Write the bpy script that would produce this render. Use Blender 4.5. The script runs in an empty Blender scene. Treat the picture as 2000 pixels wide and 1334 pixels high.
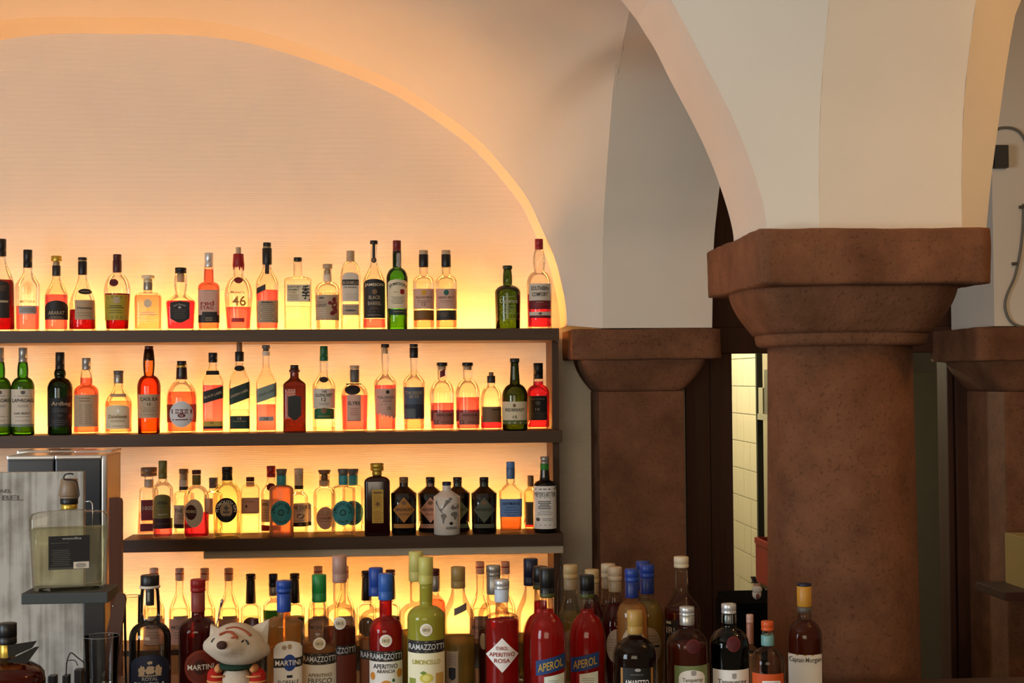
import bpy, bmesh, math, random
from mathutils import Vector, Matrix, noise
random.seed(7)
C = bpy.context.scene.collection
SC = bpy.context.scene

# ---------------------------------------------------------------- camera
F = 2778.0
CAM = Vector((0.0, 0.0, 1.62))
_yaw, _tilt, _roll = math.radians(4.0), math.radians(1.5), 0.0076
FWD = Vector((math.sin(_yaw) * math.cos(_tilt), math.cos(_yaw) * math.cos(_tilt), math.sin(_tilt)))
_r0 = FWD.cross(Vector((0, 0, 1))).normalized()
_u0 = _r0.cross(FWD).normalized()
RT = (_r0 * math.cos(_roll) - _u0 * math.sin(_roll)).normalized()
UP = (_u0 * math.cos(_roll) + _r0 * math.sin(_roll)).normalized()
cd = bpy.data.cameras.new('camera'); cd.sensor_width = 36.0; cd.lens = F / 2000 * 36.0
cam = bpy.data.objects.new('camera', cd); C.objects.link(cam)
M = Matrix.Identity(4)
for i in range(3):
    M[i][0] = RT[i]; M[i][1] = UP[i]; M[i][2] = -FWD[i]; M[i][3] = CAM[i]
cam.matrix_world = M
cd.clip_start = 0.05
SC.camera = cam

def U(px, py, Y):
    """world point on the plane y = Y that the photograph shows at pixel px, py"""
    d = FWD + RT * ((px - 1000.0) / F) + UP * ((667.0 - py) / F)
    return CAM + d * ((Y - CAM.y) / d.y)
def ux(px, Y, py=740): return U(px, py, Y).x
def uz(py, Y, px=1000): return U(px, py, Y).z

# ---------------------------------------------------------------- light
SC.view_settings.view_transform = 'Standard'
SC.view_settings.look = 'None'
SC.view_settings.gamma = 1.0
SC.view_settings.exposure = 0.0
SC.view_settings.use_curve_mapping = False
SC.cycles.transparent_max_bounces = 40
SC.cycles.max_bounces = 10
W = bpy.data.worlds.new('room_light'); SC.world = W; W.use_nodes = True
W.node_tree.nodes['Background'].inputs[0].default_value = (1.0, 0.80, 0.55, 1)
W.node_tree.nodes['Background'].inputs[1].default_value = 0.20

def area(name, loc, target, sx, sy, power, col):
    l = bpy.data.lights.new(name, 'AREA'); l.shape = 'RECTANGLE'; l.size = sx; l.size_y = sy
    l.energy = power; l.color = col
    o = bpy.data.objects.new(name, l); C.objects.link(o); o.location = loc
    o.rotation_euler = (Vector(target) - Vector(loc)).to_track_quat('-Z', 'Y').to_euler()
    return o
def bulb(name, loc, power, col, rad=0.06):
    l = bpy.data.lights.new(name, 'POINT'); l.energy = power; l.color = col; l.shadow_soft_size = rad
    o = bpy.data.objects.new(name, l); C.objects.link(o); o.location = loc
    return o
# daylight from the windows of the guest room, and its warm ceiling lamps
area('window_left_offscreen', (-3.2, 0.7, 1.6), (0.8, 3.3, 1.9), 1.3, 1.5, 86, (0.76, 0.88, 1.0))
area('window_behind_offscreen', (-1.2, -3.6, 1.9), (0.3, 4.0, 1.7), 3.4, 1.9, 95, (1.0, 0.85, 0.62))
bulb('ceiling_lamp_right_offscreen', (1.85, 2.4, 2.75), 17, (1.0, 0.54, 0.22))
bulb('kitchen_lamp', (1.05, 7.5, 2.38), 105, (1.0, 0.90, 0.62))

# ---------------------------------------------------------------- materials
def lin(c):
    return tuple(((v / 255.0) / 12.92 if v <= 10 else (((v / 255.0) + 0.055) / 1.055) ** 2.4) for v in c)
MATS = {}
def new_mat(key):
    m = bpy.data.materials.new(key); m.use_nodes = True
    nt = m.node_tree; nt.nodes.clear()
    out = nt.nodes.new('ShaderNodeOutputMaterial')
    return m, nt, out
def N(nt, t, **kw):
    n = nt.nodes.new(t)
    for k, v in kw.items(): setattr(n, k, v)
    return n
def paint(rgb, rough=0.6, metal=0.0, spec=0.5, var=0.06, scale=60, bump=0.0):
    """plain coloured surface with a little procedural unevenness; rgb is 0..255 sRGB"""
    key = ('paint', tuple(rgb), rough, metal, spec, var, scale, bump)
    if key in MATS: return MATS[key]
    m, nt, out = new_mat('paint'); b = N(nt, 'ShaderNodeBsdfPrincipled')
    l = lin(rgb)
    tc = N(nt, 'ShaderNodeTexCoord'); nz = N(nt, 'ShaderNodeTexNoise'); nz.inputs['Scale'].default_value = scale
    nz.inputs['Detail'].default_value = 3
    nt.links.new(tc.outputs['Object'], nz.inputs['Vector'])
    mx = N(nt, 'ShaderNodeMix', data_type='RGBA')
    mx.inputs[6].default_value = tuple(v * (1 - var) for v in l) + (1,)
    mx.inputs[7].default_value = tuple(min(1, v * (1 + var)) for v in l) + (1,)
    nt.links.new(nz.outputs['Fac'], mx.inputs[0]); nt.links.new(mx.outputs[2], b.inputs['Base Color'])
    b.inputs['Roughness'].default_value = rough; b.inputs['Metallic'].default_value = metal
    b.inputs['Specular IOR Level'].default_value = spec
    if bump:
        bp = N(nt, 'ShaderNodeBump'); bp.inputs['Strength'].default_value = bump; bp.inputs['Distance'].default_value = 0.002
        nt.links.new(nz.outputs['Fac'], bp.inputs['Height']); nt.links.new(bp.outputs['Normal'], b.inputs['Normal'])
    nt.links.new(b.outputs[0], out.inputs[0]); MATS[key] = m
    return m
def glass(tint, edge=3.0, gloss=1.0, body=0.0, rough=0.03):
    """thin coloured glass or liquid: light goes through tinted, more so where it passes the wall aslant;
    body mixes in the cloudiness of the stuff"""
    key = ('glass', tuple(tint), edge, gloss, body, rough)
    if key in MATS: return MATS[key]
    m, nt, out = new_mat('glass')
    lw = N(nt, 'ShaderNodeLayerWeight'); lw.inputs['Blend'].default_value = 0.35
    rp = N(nt, 'ShaderNodeMapRange'); rp.inputs['From Min'].default_value = 0.55
    nt.links.new(lw.outputs['Facing'], rp.inputs['Value'])
    mx = N(nt, 'ShaderNodeMix', data_type='RGBA')
    mx.inputs[6].default_value = tuple(tint) + (1,)
    mx.inputs[7].default_value = tuple(max(0.0, v) ** edge * 0.93 for v in tint) + (1,)
    nt.links.new(rp.outputs[0], mx.inputs[0])
    tr = N(nt, 'ShaderNodeBsdfTransparent'); nt.links.new(mx.outputs[2], tr.inputs[0])
    last = tr
    if body > 0:
        df = N(nt, 'ShaderNodeBsdfDiffuse'); df.inputs[0].default_value = tuple(tint) + (1,)
        tl = N(nt, 'ShaderNodeBsdfTranslucent'); tl.inputs[0].default_value = tuple(tint) + (1,)
        ad = N(nt, 'ShaderNodeMixShader'); ad.inputs[0].default_value = 0.5
        nt.links.new(df.outputs[0], ad.inputs[1]); nt.links.new(tl.outputs[0], ad.inputs[2])
        ms = N(nt, 'ShaderNodeMixShader'); ms.inputs[0].default_value = body
        nt.links.new(tr.outputs[0], ms.inputs[1]); nt.links.new(ad.outputs[0], ms.inputs[2]); last = ms
    if gloss > 0:
        gl = N(nt, 'ShaderNodeBsdfGlossy'); gl.inputs['Roughness'].default_value = rough
        fr = N(nt, 'ShaderNodeFresnel'); fr.inputs['IOR'].default_value = 1.45
        mu = N(nt, 'ShaderNodeMath', operation='MULTIPLY'); mu.inputs[1].default_value = gloss
        nt.links.new(fr.outputs[0], mu.inputs[0])
        m2 = N(nt, 'ShaderNodeMixShader'); nt.links.new(mu.outputs[0], m2.inputs[0])
        nt.links.new(last.outputs[0], m2.inputs[1]); nt.links.new(gl.outputs[0], m2.inputs[2]); last = m2
    nt.links.new(last.outputs[0], out.inputs[0]); MATS[key] = m
    return m
def emit(rgb, strength):
    key = ('emit', rgb, strength)
    if key in MATS: return MATS[key]
    m, nt, out = new_mat('lamp_glow'); e = N(nt, 'ShaderNodeEmission')
    e.inputs[0].default_value = rgb + (1,); e.inputs[1].default_value = strength
    nt.links.new(e.outputs[0], out.inputs[0]); MATS[key] = m
    return m
def plaster(rgb=(226, 214, 196), ribs=False):
    key = ('plaster', rgb, ribs)
    if key in MATS: return MATS[key]
    m, nt, out = new_mat('plaster'); b = N(nt, 'ShaderNodeBsdfPrincipled'); l = lin(rgb)
    g = N(nt, 'ShaderNodeNewGeometry')
    n1 = N(nt, 'ShaderNodeTexNoise'); n1.inputs['Scale'].default_value = 3.0; n1.inputs['Detail'].default_value = 5
    n2 = N(nt, 'ShaderNodeTexNoise'); n2.inputs['Scale'].default_value = 260.0; n2.inputs['Detail'].default_value = 2
    for n in (n1, n2): nt.links.new(g.outputs['Position'], n.inputs['Vector'])
    mx = N(nt, 'ShaderNodeMix', data_type='RGBA')
    mx.inputs[6].default_value = tuple(v * 0.93 for v in l) + (1,); mx.inputs[7].default_value = tuple(min(1, v * 1.05) for v in l) + (1,)
    nt.links.new(n1.outputs['Fac'], mx.inputs[0]); nt.links.new(mx.outputs[2], b.inputs['Base Color'])
    bp = N(nt, 'ShaderNodeBump'); bp.inputs['Strength'].default_value = 0.25; bp.inputs['Distance'].default_value = 0.001
    if ribs:
        wv = N(nt, 'ShaderNodeTexWave', wave_type='BANDS', bands_direction='Z'); wv.inputs['Scale'].default_value = 52.0
        wv.inputs['Distortion'].default_value = 0.6
        nt.links.new(g.outputs['Position'], wv.inputs['Vector']); nt.links.new(wv.outputs['Fac'], bp.inputs['Height'])
        bp.inputs['Strength'].default_value = 0.35
    else:
        nt.links.new(n2.outputs['Fac'], bp.inputs['Height'])
    nt.links.new(bp.outputs['Normal'], b.inputs['Normal'])
    b.inputs['Roughness'].default_value = 0.9; b.inputs['Specular IOR Level'].default_value = 0.15
    nt.links.new(b.outputs[0], out.inputs[0]); MATS[key] = m
    return m
def sandstone(rgb=(140, 86, 60)):
    key = ('stone', rgb)
    if key in MATS: return MATS[key]
    m, nt, out = new_mat('red_sandstone'); b = N(nt, 'ShaderNodeBsdfPrincipled'); l = lin(rgb)
    g = N(nt, 'ShaderNodeNewGeometry')
    n1 = N(nt, 'ShaderNodeTexNoise'); n1.inputs['Scale'].default_value = 7.0; n1.inputs['Detail'].default_value = 8; n1.inputs['Roughness'].default_value = 0.65
    n2 = N(nt, 'ShaderNodeTexNoise'); n2.inputs['Scale'].default_value = 90.0; n2.inputs['Detail'].default_value = 4
    vo = N(nt, 'ShaderNodeTexNoise'); vo.inputs['Scale'].default_value = 120.0; vo.inputs['Detail'].default_value = 1
    for n in (n1, n2, vo): nt.links.new(g.outputs['Position'], n.inputs['Vector'])
    r1 = N(nt, 'ShaderNodeValToRGB'); e = r1.color_ramp.elements
    e[0].position = 0.32; e[0].color = tuple(v * 0.62 for v in l) + (1,)
    e[1].position = 0.72; e[1].color = (l[0] * 1.25, l[1] * 1.3, l[2] * 1.4, 1)
    nt.links.new(n1.outputs['Fac'], r1.inputs[0])
    r2 = N(nt, 'ShaderNodeValToRGB'); e = r2.color_ramp.elements
    e[0].position = 0.30; e[0].color = (0.35, 0.32, 0.30, 1); e[1].position = 0.40; e[1].color = (1, 1, 1, 1)
    nt.links.new(vo.outputs['Fac'], r2.inputs[0])
    mu = N(nt, 'ShaderNodeMix', data_type='RGBA', blend_type='MULTIPLY'); mu.inputs[0].default_value = 0.45
    nt.links.new(r1.outputs[0], mu.inputs[6]); nt.links.new(r2.outputs[0], mu.inputs[7])
    nt.links.new(mu.outputs[2], b.inputs['Base Color'])
    bp = N(nt, 'ShaderNodeBump'); bp.inputs['Strength'].default_value = 0.5; bp.inputs['Distance'].default_value = 0.003
    nt.links.new(n2.outputs['Fac'], bp.inputs['Height']); nt.links.new(bp.outputs['Normal'], b.inputs['Normal'])
    b.inputs['Roughness'].default_value = 0.85; b.inputs['Specular IOR Level'].default_value = 0.25
    nt.links.new(b.outputs[0], out.inputs[0]); MATS[key] = m
    return m
def wood(rgb, axis='X', rough=0.55, contrast=0.35, freq=1.0):
    key = ('wood', rgb, axis, rough, contrast, freq)
    if key in MATS: return MATS[key]
    m, nt, out = new_mat('wood'); b = N(nt, 'ShaderNodeBsdfPrincipled'); l = lin(rgb)
    g = N(nt, 'ShaderNodeNewGeometry'); mp = N(nt, 'ShaderNodeMapping')
    mp.inputs['Scale'].default_value = {'X': (2, 60, 60), 'Z': (60, 60, 2), 'Y': (60, 2, 60)}[axis]
    nt.links.new(g.outputs['Position'], mp.inputs[0])
    n1 = N(nt, 'ShaderNodeTexNoise'); n1.inputs['Scale'].default_value = freq; n1.inputs['Detail'].default_value = 6
    nt.links.new(mp.outputs[0], n1.inputs['Vector'])
    mx = N(nt, 'ShaderNodeMix', data_type='RGBA')
    mx.inputs[6].default_value = tuple(v * (1 - contrast) for v in l) + (1,); mx.inputs[7].default_value = tuple(min(1, v * (1 + contrast)) for v in l) + (1,)
    nt.links.new(n1.outputs['Fac'], mx.inputs[0]); nt.links.new(mx.outputs[2], b.inputs['Base Color'])
    bp = N(nt, 'ShaderNodeBump'); bp.inputs['Strength'].default_value = 0.3; bp.inputs['Distance'].default_value = 0.001
    nt.links.new(n1.outputs['Fac'], bp.inputs['Height']); nt.links.new(bp.outputs['Normal'], b.inputs['Normal'])
    b.inputs['Roughness'].default_value = rough; b.inputs['Specular IOR Level'].default_value = 0.3
    nt.links.new(b.outputs[0], out.inputs[0]); MATS[key] = m
    return m

# ---------------------------------------------------------------- mesh helpers
def mesh_obj(name, verts, faces, mat, parent=None, smooth=False):
    me = bpy.data.meshes.new(name); me.from_pydata([tuple(v) for v in verts], [], faces); me.update()
    if smooth:
        me.polygons.foreach_set('use_smooth', [True] * len(me.polygons))
    if mat is not None: me.materials.append(mat)
    o = bpy.data.objects.new(name, me); C.objects.link(o)
    if parent is not None: o.parent = parent
    return o
def bm_obj(name, bm, mat, parent=None, smooth=False):
    bmesh.ops.recalc_face_normals(bm, faces=bm.faces)
    me = bpy.data.meshes.new(name); bm.to_mesh(me); bm.free()
    if smooth: me.polygons.foreach_set('use_smooth', [True] * len(me.polygons))
    me.materials.append(mat)
    o = bpy.data.objects.new(name, me); C.objects.link(o)
    if parent is not None: o.parent = parent
    return o
def add_box(bm, x0, x1, y0, y1, z0, z1, bevel=0.0):
    r = bmesh.ops.create_cube(bm, size=1.0)
    vs = r['verts']
    for v in vs:
        v.co = Vector(((x0 + x1) / 2 + v.co.x * (x1 - x0), (y0 + y1) / 2 + v.co.y * (y1 - y0), (z0 + z1) / 2 + v.co.z * (z1 - z0)))
    if bevel > 0:
        es = list({e for v in vs for e in v.link_edges})
        bmesh.ops.bevel(bm, geom=es, offset=bevel, segments=2, affect='EDGES', profile=0.7)
def box(name, x0, x1, y0, y1, z0, z1, mat, parent=None, bevel=0.0):
    bm = bmesh.new(); add_box(bm, x0, x1, y0, y1, z0, z1, bevel)
    return bm_obj(name, bm, mat, parent)
def loft_faces(nr, nc, close):
    f = []
    for i in range(nr - 1):
        for j in range(nc if close else nc - 1):
            k = (j + 1) % nc
            f.append((i * nc + j, i * nc + k, (i + 1) * nc + k, (i + 1) * nc + j))
    return f
def superloft(name, secs, mat, parent=None, seg=40, capped=True, smooth=True):
    """rings of superellipses: secs = (z, half x, half y, exponent, centre x, centre y)"""
    vs = []
    for z, hx, hy, n, cx, cy in secs:
        for j in range(seg):
            a = 2 * math.pi * j / seg; c, s = math.cos(a), math.sin(a)
            vs.append((cx + hx * math.copysign(abs(c) ** (2 / n), c), cy + hy * math.copysign(abs(s) ** (2 / n), s), z))
    fs = loft_faces(len(secs), seg, True)
    if capped:
        fs.append(tuple(range(seg - 1, -1, -1))); b = (len(secs) - 1) * seg; fs.append(tuple(range(b, b + seg)))
    return mesh_obj(name, vs, fs, mat, parent, smooth)
def tube(name, pts, rad, mat, parent=None, seg=8):
    pts = [Vector(p) for p in pts]; vs = []; n = len(pts)
    rr = rad if isinstance(rad, (list, tuple)) else [rad] * n
    for i, p in enumerate(pts):
        t = (pts[min(i + 1, n - 1)] - pts[max(i - 1, 0)]).normalized()
        a = t.cross(Vector((0.13, 0.97, 0.2))); a.normalize(); b = t.cross(a)
        for j in range(seg):
            w = 2 * math.pi * j / seg; vs.append(p + (a * math.cos(w) + b * math.sin(w)) * rr[i])
    fs = loft_faces(n, seg, True); fs.append(tuple(range(seg - 1, -1, -1))); fs.append(tuple(range((n - 1) * seg, n * seg)))
    return mesh_obj(name, vs, fs, mat, parent, True)
def smooth_path(pts, k=6):
    pts = [Vector(p) for p in pts]; out = []
    for i in range(len(pts) - 1):
        p0, p1, p2, p3 = pts[max(i - 1, 0)], pts[i], pts[i + 1], pts[min(i + 2, len(pts) - 1)]
        for j in range(k):
            t = j / k
            out.append(0.5 * ((2 * p1) + (p2 - p0) * t + (2 * p0 - 5 * p1 + 4 * p2 - p3) * t * t + (3 * p1 - p0 - 3 * p2 + p3) * t ** 3))
    out.append(pts[-1]); return out
def empty(name, loc=(0, 0, 0), rz=0.0):
    o = bpy.data.objects.new(name, None); C.objects.link(o); o.location = loc; o.rotation_euler = (0, 0, rz); o.empty_display_size = 0.05
    return o
def tag(o, label=None, cat=None, group=None, kind=None):
    if label: o['label'] = label
    if cat: o['category'] = cat
    if group: o['group'] = group
    if kind: o['kind'] = kind
    return o

# ================================================================ THE SETTING
YW = 5.02            # back wall behind the shelves
ZC = 3.35            # ceiling
PL = plaster(); PLR = plaster(ribs=True); ST = sandstone((118, 76, 50))
STC = STE = ST2 = ST; DW = wood((62, 34, 20), 'Z', 0.6, 0.4)

# floor and ceiling
tag(box('floor', -3.4, 4.2, -1.5, 9.2, -0.05, 0.0, wood((90, 66, 46), 'X')), 'dark plank floor of the bar', 'floor', kind='structure')
tag(box('ceiling', -3.4, 4.2, -0.5, 9.2, ZC, ZC + 0.05, PL), 'white plaster ceiling over the vaults', 'ceiling', kind='structure')
X_DOOR = ux(1337, YW)
tag(box('wall_back', -3.4, X_DOOR, YW, YW + 0.1, 0, ZC, PLR), 'plaster back wall glowing amber behind the bottle shelves', 'wall', kind='structure')

# lunette arch: inner edge traced on the wall
lun_px = [(1094, 641), (1091, 600), (1083, 560), (1070, 513), (1042, 450), (1020, 404), (985, 357), (930, 296), (870, 249), (780, 191), (690, 150),
          (600, 117), (510, 90), (420, 73.5), (330, 67), (240, 67)]
lun = [U(x, y, YW) for x, y in lun_px]
lun = smooth_path(lun, 4)
XM = lun[-1].x
lun_full = lun + [Vector((2 * XM - p.x, p.y, p.z)) for p in reversed(lun[:-1])]
YL = 4.79
band = []
for p in lun_full: band += [Vector((p.x, YW, p.z)), Vector((p.x, YL, p.z))]
tag(mesh_obj('trim_1', band, [(2 * i, 2 * i + 1, 2 * i + 3, 2 * i + 2) for i in range(len(lun_full) - 1)], PL, None, True),
    'narrow bright plaster reveal of the round wall arch over the shelves', 'arch', kind='structure')

# rib from the wall pilaster towards the free column (seen from the front)
ribL = [(1177, 641, 4.74), (1178, 486, 4.727), (1183, 400, 4.67), (1188, 324, 4.60), (1204, 162, 4.43), (1215, 101, 4.30), (1222, 70, 4.20)]
rib = [U(*p) for p in ribL]
XR0 = rib[0].x; XR1 = ux(1392, 4.74)
prof = [(p.y, p.z) for p in rib]
prof += [(4.08, prof[-1][1] + 0.05), (3.9, prof[-1][1] + 0.10), (3.7, prof[-1][1] + 0.13), (3.55, prof[-1][1] + 0.14)]
pr = smooth_path([(0, a, b) for a, b in prof], 4)
vs = []; fs = []
for p in pr: vs += [(XR0, p.y, p.z), (XR1 + 0.02 * (p.z - pr[0].z), p.y, p.z)]
n = len(pr)
fs = [(2 * i, 2 * i + 1, 2 * i + 3, 2 * i + 2) for i in range(n - 1)]
tag(mesh_obj('wall_rib', vs, fs, PL, None, True), 'grey plaster vault rib rising from the wall pilaster', 'vault rib', kind='structure')
fs = []
# sides up to the ceiling
b0 = len(vs)
for p in pr: vs += [(XR0, p.y, ZC), (XR1 + 0.02 * (p.z - pr[0].z), p.y, ZC)]
for i in range(n - 1):
    fs.append((2 * i, 2 * i + 2, b0 + 2 * i + 2, b0 + 2 * i)); fs.append((2 * i + 1, 2 * i + 3, b0 + 2 * i + 3, b0 + 2 * i + 1))
# pier behind the rib down to the stone
c0 = len(vs); zs = pr[0].z
vs += [(XR0, YW, zs), (XR1, YW, zs), (XR0, YW, ZC), (XR1 + 0.03, YW, ZC)]
fs += [(0, c0, c0 + 2, b0), (1, c0 + 1, c0 + 3, b0 + 1)]
tag(mesh_obj('wall_rib_side', vs, fs, PL), 'plaster flanks of the rib above the wall pilaster', 'wall', kind='structure')

# vault web between the wall arch and the arcade
c2 = [Vector(p) for p in rib] + [Vector((XR0, 4.08, rib[-1].z + 0.05)), Vector((XR0, 3.9, rib[-1].z + 0.10)), Vector((XR0, 3.7, rib[-1].z + 0.13)), Vector((XR0 - 0.02, 3.54, rib[-1].z + 0.15)), Vector((XR0 - 0.3, 3.53, rib[-1].z + 0.21)),
      Vector((XR0 - 0.7, 3.53, rib[-1].z + 0.28)), Vector((XM + 0.5, 3.53, rib[-1].z + 0.36)), Vector((XM, 3.53, rib[-1].z + 0.38))]
c2 = smooth_path(c2, 8)
def resample(path, k):
    d = [0.0]
    for a, b in zip(path, path[1:]): d.append(d[-1] + (b - a).length)
    out = []; j = 0
    for i in range(k):
        t = d[-1] * i / (k - 1)
        while j < len(d) - 2 and d[j + 1] < t: j += 1
        w = (t - d[j]) / max(1e-9, d[j + 1] - d[j]); out.append(path[j].lerp(path[j + 1], w))
    return out
K = 60
c1 = resample([Vector((p.x, YL, p.z)) for p in lun], K); c2 = resample(c2, K)
vs = []; R = 14
for a, b in zip(c1, c2):
    for j in range(R):
        t = j / (R - 1); p = a.lerp(b, t); p.z += 0.05 * math.sin(math.pi * t) * min(1, (a.z - c1[0].z) * 1.6); vs.append(p)
fs = loft_faces(K, R, False)
m0 = len(vs); vs += [Vector((2 * XM - p.x, p.y, p.z)) for p in vs]
fs += [tuple(m0 + i for i in reversed(f)) for f in fs]
tag(mesh_obj('ceiling_vault', vs, fs, PL, None, True), 'curved plaster vault above the bottle shelves', 'vault', kind='structure')

# arcade wall: two arches meeting over the free column
YA0, YA1 = 3.20, 3.54
aL = [(1499, 453), (1496, 421), (1484, 372), (1460, 300), (1435, 239), (1403, 174), (1362, 97), (1330, 32), (1310, 0)]
aL = [U(x, y, YA0) for x, y in aL]
z_ab = aL[0].z
arcL = smooth_path(aL, 4)
# carried on to the crown of the arch with the same slope
pa, ta = arcL[-1].copy(), (aL[-1] - aL[-3]).normalized() * 1.1
pb, tb = Vector((XM, YA0, 3.06)), Vector((-2.0, 0, 0))
for i in range(1, 25):
    u = i / 24
    arcL.append(pa * (2 * u ** 3 - 3 * u * u + 1) + ta * (u ** 3 - 2 * u * u + u) + pb * (-2 * u ** 3 + 3 * u * u) + tb * (u ** 3 - u * u))
arcLf = arcL + [Vector((2 * XM - p.x, p.y, p.z)) for p in reversed(arcL[:-1])]
aR = [U(x, y, YA0) for x, y in [(1926, 448), (1936, 345), (1950, 240), (1968, 110), (1988, 0)]]
arcR = smooth_path(aR, 4)
x0, zz0 = arcR[-1].x, arcR[-1].z
for i in range(1, 20):
    u = i / 19; arcR.append(Vector((x0 + 1.4 * u, YA0, zz0 + 0.75 * math.sqrt(max(0, 1 - (1 - (0.05 + 0.95 * u)) ** 2)) - 0.75 * math.sqrt(1 - 0.95 ** 2))))
out = list(reversed(arcLf)) + [Vector((p.x, YA0, p.z)) for p in arcR]
vs = []; fs = []
for p in out:
    zc = min(p.z, ZC - 0.01)
    vs += [(p.x, YA0, zc), (p.x, YA1, zc), (p.x, YA0, ZC), (p.x, YA1, ZC)]
for i in range(len(out) - 1):
    a, b = 4 * i, 4 * i + 4
    fs += [(a, b, b + 1, a + 1), (a, a + 2, b + 2, b), (a + 1, b + 1, b + 3, a + 3)]
tag(mesh_obj('wall_arcade', vs, fs, PL), 'white plaster arcade wall with round arches over the free column', 'wall', kind='structure')

# vault springing over the column on the guests' side: rib and two webs
rp = [(3.150, z_ab), (3.148, z_ab + 0.12), (3.13, z_ab + 0.27), (3.09, z_ab + 0.40), (3.02, z_ab + 0.55), (2.90, z_ab + 0.70), (2.70, z_ab + 0.88), (2.4, z_ab + 1.06), (2.0, z_ab + 1.2), (1.4, z_ab + 1.3)]
rp = smooth_path([(0, a, b) for a, b in rp], 4)
XA, XB = ux(1600, 3.15, 452), ux(1879, 3.15, 452)
vs = []
for p in rp: vs += [(XA, p.y, p.z), (XB, p.y, p.z)]
tag(mesh_obj('ceiling_rib', vs, [(2 * i, 2 * i + 1, 2 * i + 3, 2 * i + 2) for i in range(len(rp) - 1)], PL, None, True),
    'broad warm lit plaster rib springing from the column top towards the room', 'vault rib', kind='structure')
def web(name, arc, xr, lab):
    k = 34; zmax = rp[-1].z
    a = resample([Vector((p.x, YA0 - 0.001, p.z)) for p in arc], k); b = resample([Vector((xr, p.y, p.z)) for p in rp], k)
    vs = []
    for p, q in zip(a, b):
        for j in range(8): vs.append(p.lerp(q, j / 7))
    tag(mesh_obj(name, vs, loft_faces(k, 8, False), PL, None, True), lab, 'vault', kind='structure')
web('ceiling_web', arcL, XA, 'pale grey vault web between the arcade arch and the broad rib')
web('ceiling_web', arcR, XB, 'orange lit vault web beside the broad rib')

def rough_block(bm, x0, x1, y0, y1, z0, z1, amp, seg=14, rnd=0.012):
    """a hewn stone block with worn edges"""
    r = bmesh.ops.create_cube(bm, size=2.0)
    es = list({e for v in r['verts'] for e in v.link_edges})
    bmesh.ops.subdivide_edges(bm, edges=es, cuts=seg, use_grid_fill=True)
    hx, hy, hz = (x1 - x0) / 2, (y1 - y0) / 2, (z1 - z0) / 2
    for v in bm.verts:
        c = Vector((v.co.x * hx, v.co.y * hy, v.co.z * hz))
        q = [max(0, abs(c[i]) - ((hx, hy, hz)[i] - rnd)) for i in range(3)]
        L = math.sqrt(sum(t * t for t in q))
        if L > rnd:
            for i in range(3):
                if q[i] > 0: c[i] = math.copysign((hx, hy, hz)[i] - rnd + q[i] / L * rnd, c[i])
        c += Vector(((x0 + x1) / 2, (y0 + y1) / 2, (z0 + z1) / 2))
        nv = noise.noise_vector(c * 9.0) * amp + noise.noise_vector(c * 30.0) * amp * 0.45
        v.co = c + nv

# free column
CX, CY = 1.035, 3.395
col = empty('stone_column', (CX, CY, 0)); tag(col, 'thick round red sandstone column with a heavy square capital', 'column', kind='structure')
zab0 = uz(554, 3.1, 1700)
bm = bmesh.new(); rough_block(bm, -0.262, 0.262, -0.295, 0.295, zab0, z_ab, 0.0035, 18, 0.006)
bm_obj('abacus', bm, STC, col, True)
z1 = uz(648, 3.2, 1667); z2 = uz(674, 3.22, 1667)
secs = []
for i in range(13):
    t = i / 12; h = 0.192 + 0.042 * math.sin(t * math.pi / 2) ** 1.0 + 0.012 * t
    secs.append((z1 + (zab0 - z1 + 0.004) * t, h, h, 4.2, 0, 0))
superloft('echinus', secs, STE, col, 64)
superloft('necking', [(z2, 0.183, 0.183, 2.9, 0, 0), (z2 + 0.006, 0.19, 0.19, 3.0, 0, 0), (z1 - 0.004, 0.193, 0.193, 3.2, 0, 0), (z1 + 0.001, 0.188, 0.188, 3.2, 0, 0)], STE, col, 64)
superloft('shaft', [(0, 0.186, 0.186, 2, 0, 0), (0.7, 0.183, 0.183, 2, 0, 0), (1.2, 0.178, 0.178, 2, 0, 0), (z2 + 0.002, 0.172, 0.172, 2, 0, 0)], ST, col, 64)

# wall pilasters
def pilaster(xa0, xa1, ya, xs0, xs1, ys, ztop, zb, zc, lab):
    p = empty('stone_pilaster', ((xa0 + xa1) / 2, YW, 0)); tag(p, lab, 'pilaster', kind='structure')
    ox = (xa0 + xa1) / 2
    bm = bmesh.new(); rough_block(bm, xa0 - ox, xa1 - ox, ya - YW, 0.02, zb, ztop, 0.003, 14, 0.006); bm_obj('abacus', bm, ST2, p, True)
    secs = []
    c_s = (xs0 + xs1) / 2 - ox; hs = (xs1 - xs0) / 2; ha = (xa1 - xa0) / 2 - 0.035
    for i in range(12):
        t = i / 11; w = 1 - math.cos(t * math.pi / 2)
        w = t ** 0.5 * 0.55 + 0.45 * t
        hx = hs + (ha - hs) * (1 - (1 - t) ** 1.6); yf = (ys - YW) + ((ya + 0.03) - ys) * t
        secs.append((zc + (zb - zc + 0.004) * t, hx, (0.02 - yf) / 2, 9, c_s * (1 - t), (yf + 0.02) / 2))
    superloft('capital', secs, ST2, p, 72)
    bm = bmesh.new(); add_box(bm, xs0 - ox, xs1 - ox, ys - YW, 0.02, 0, zc, 0.008); bm_obj('shaft', bm, ST2, p)
zt = lun[0].z
pilaster(ux(1118, 4.72), ux(1409, 4.72), 4.72, ux(1169, 4.80), ux(1336, 4.80), 4.80, uz(641, 4.72, 1250), uz(702, 4.72, 1250), uz(764, 4.78, 1250), 'flat red sandstone pilaster with flared capital beside the bottle shelves')
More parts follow.
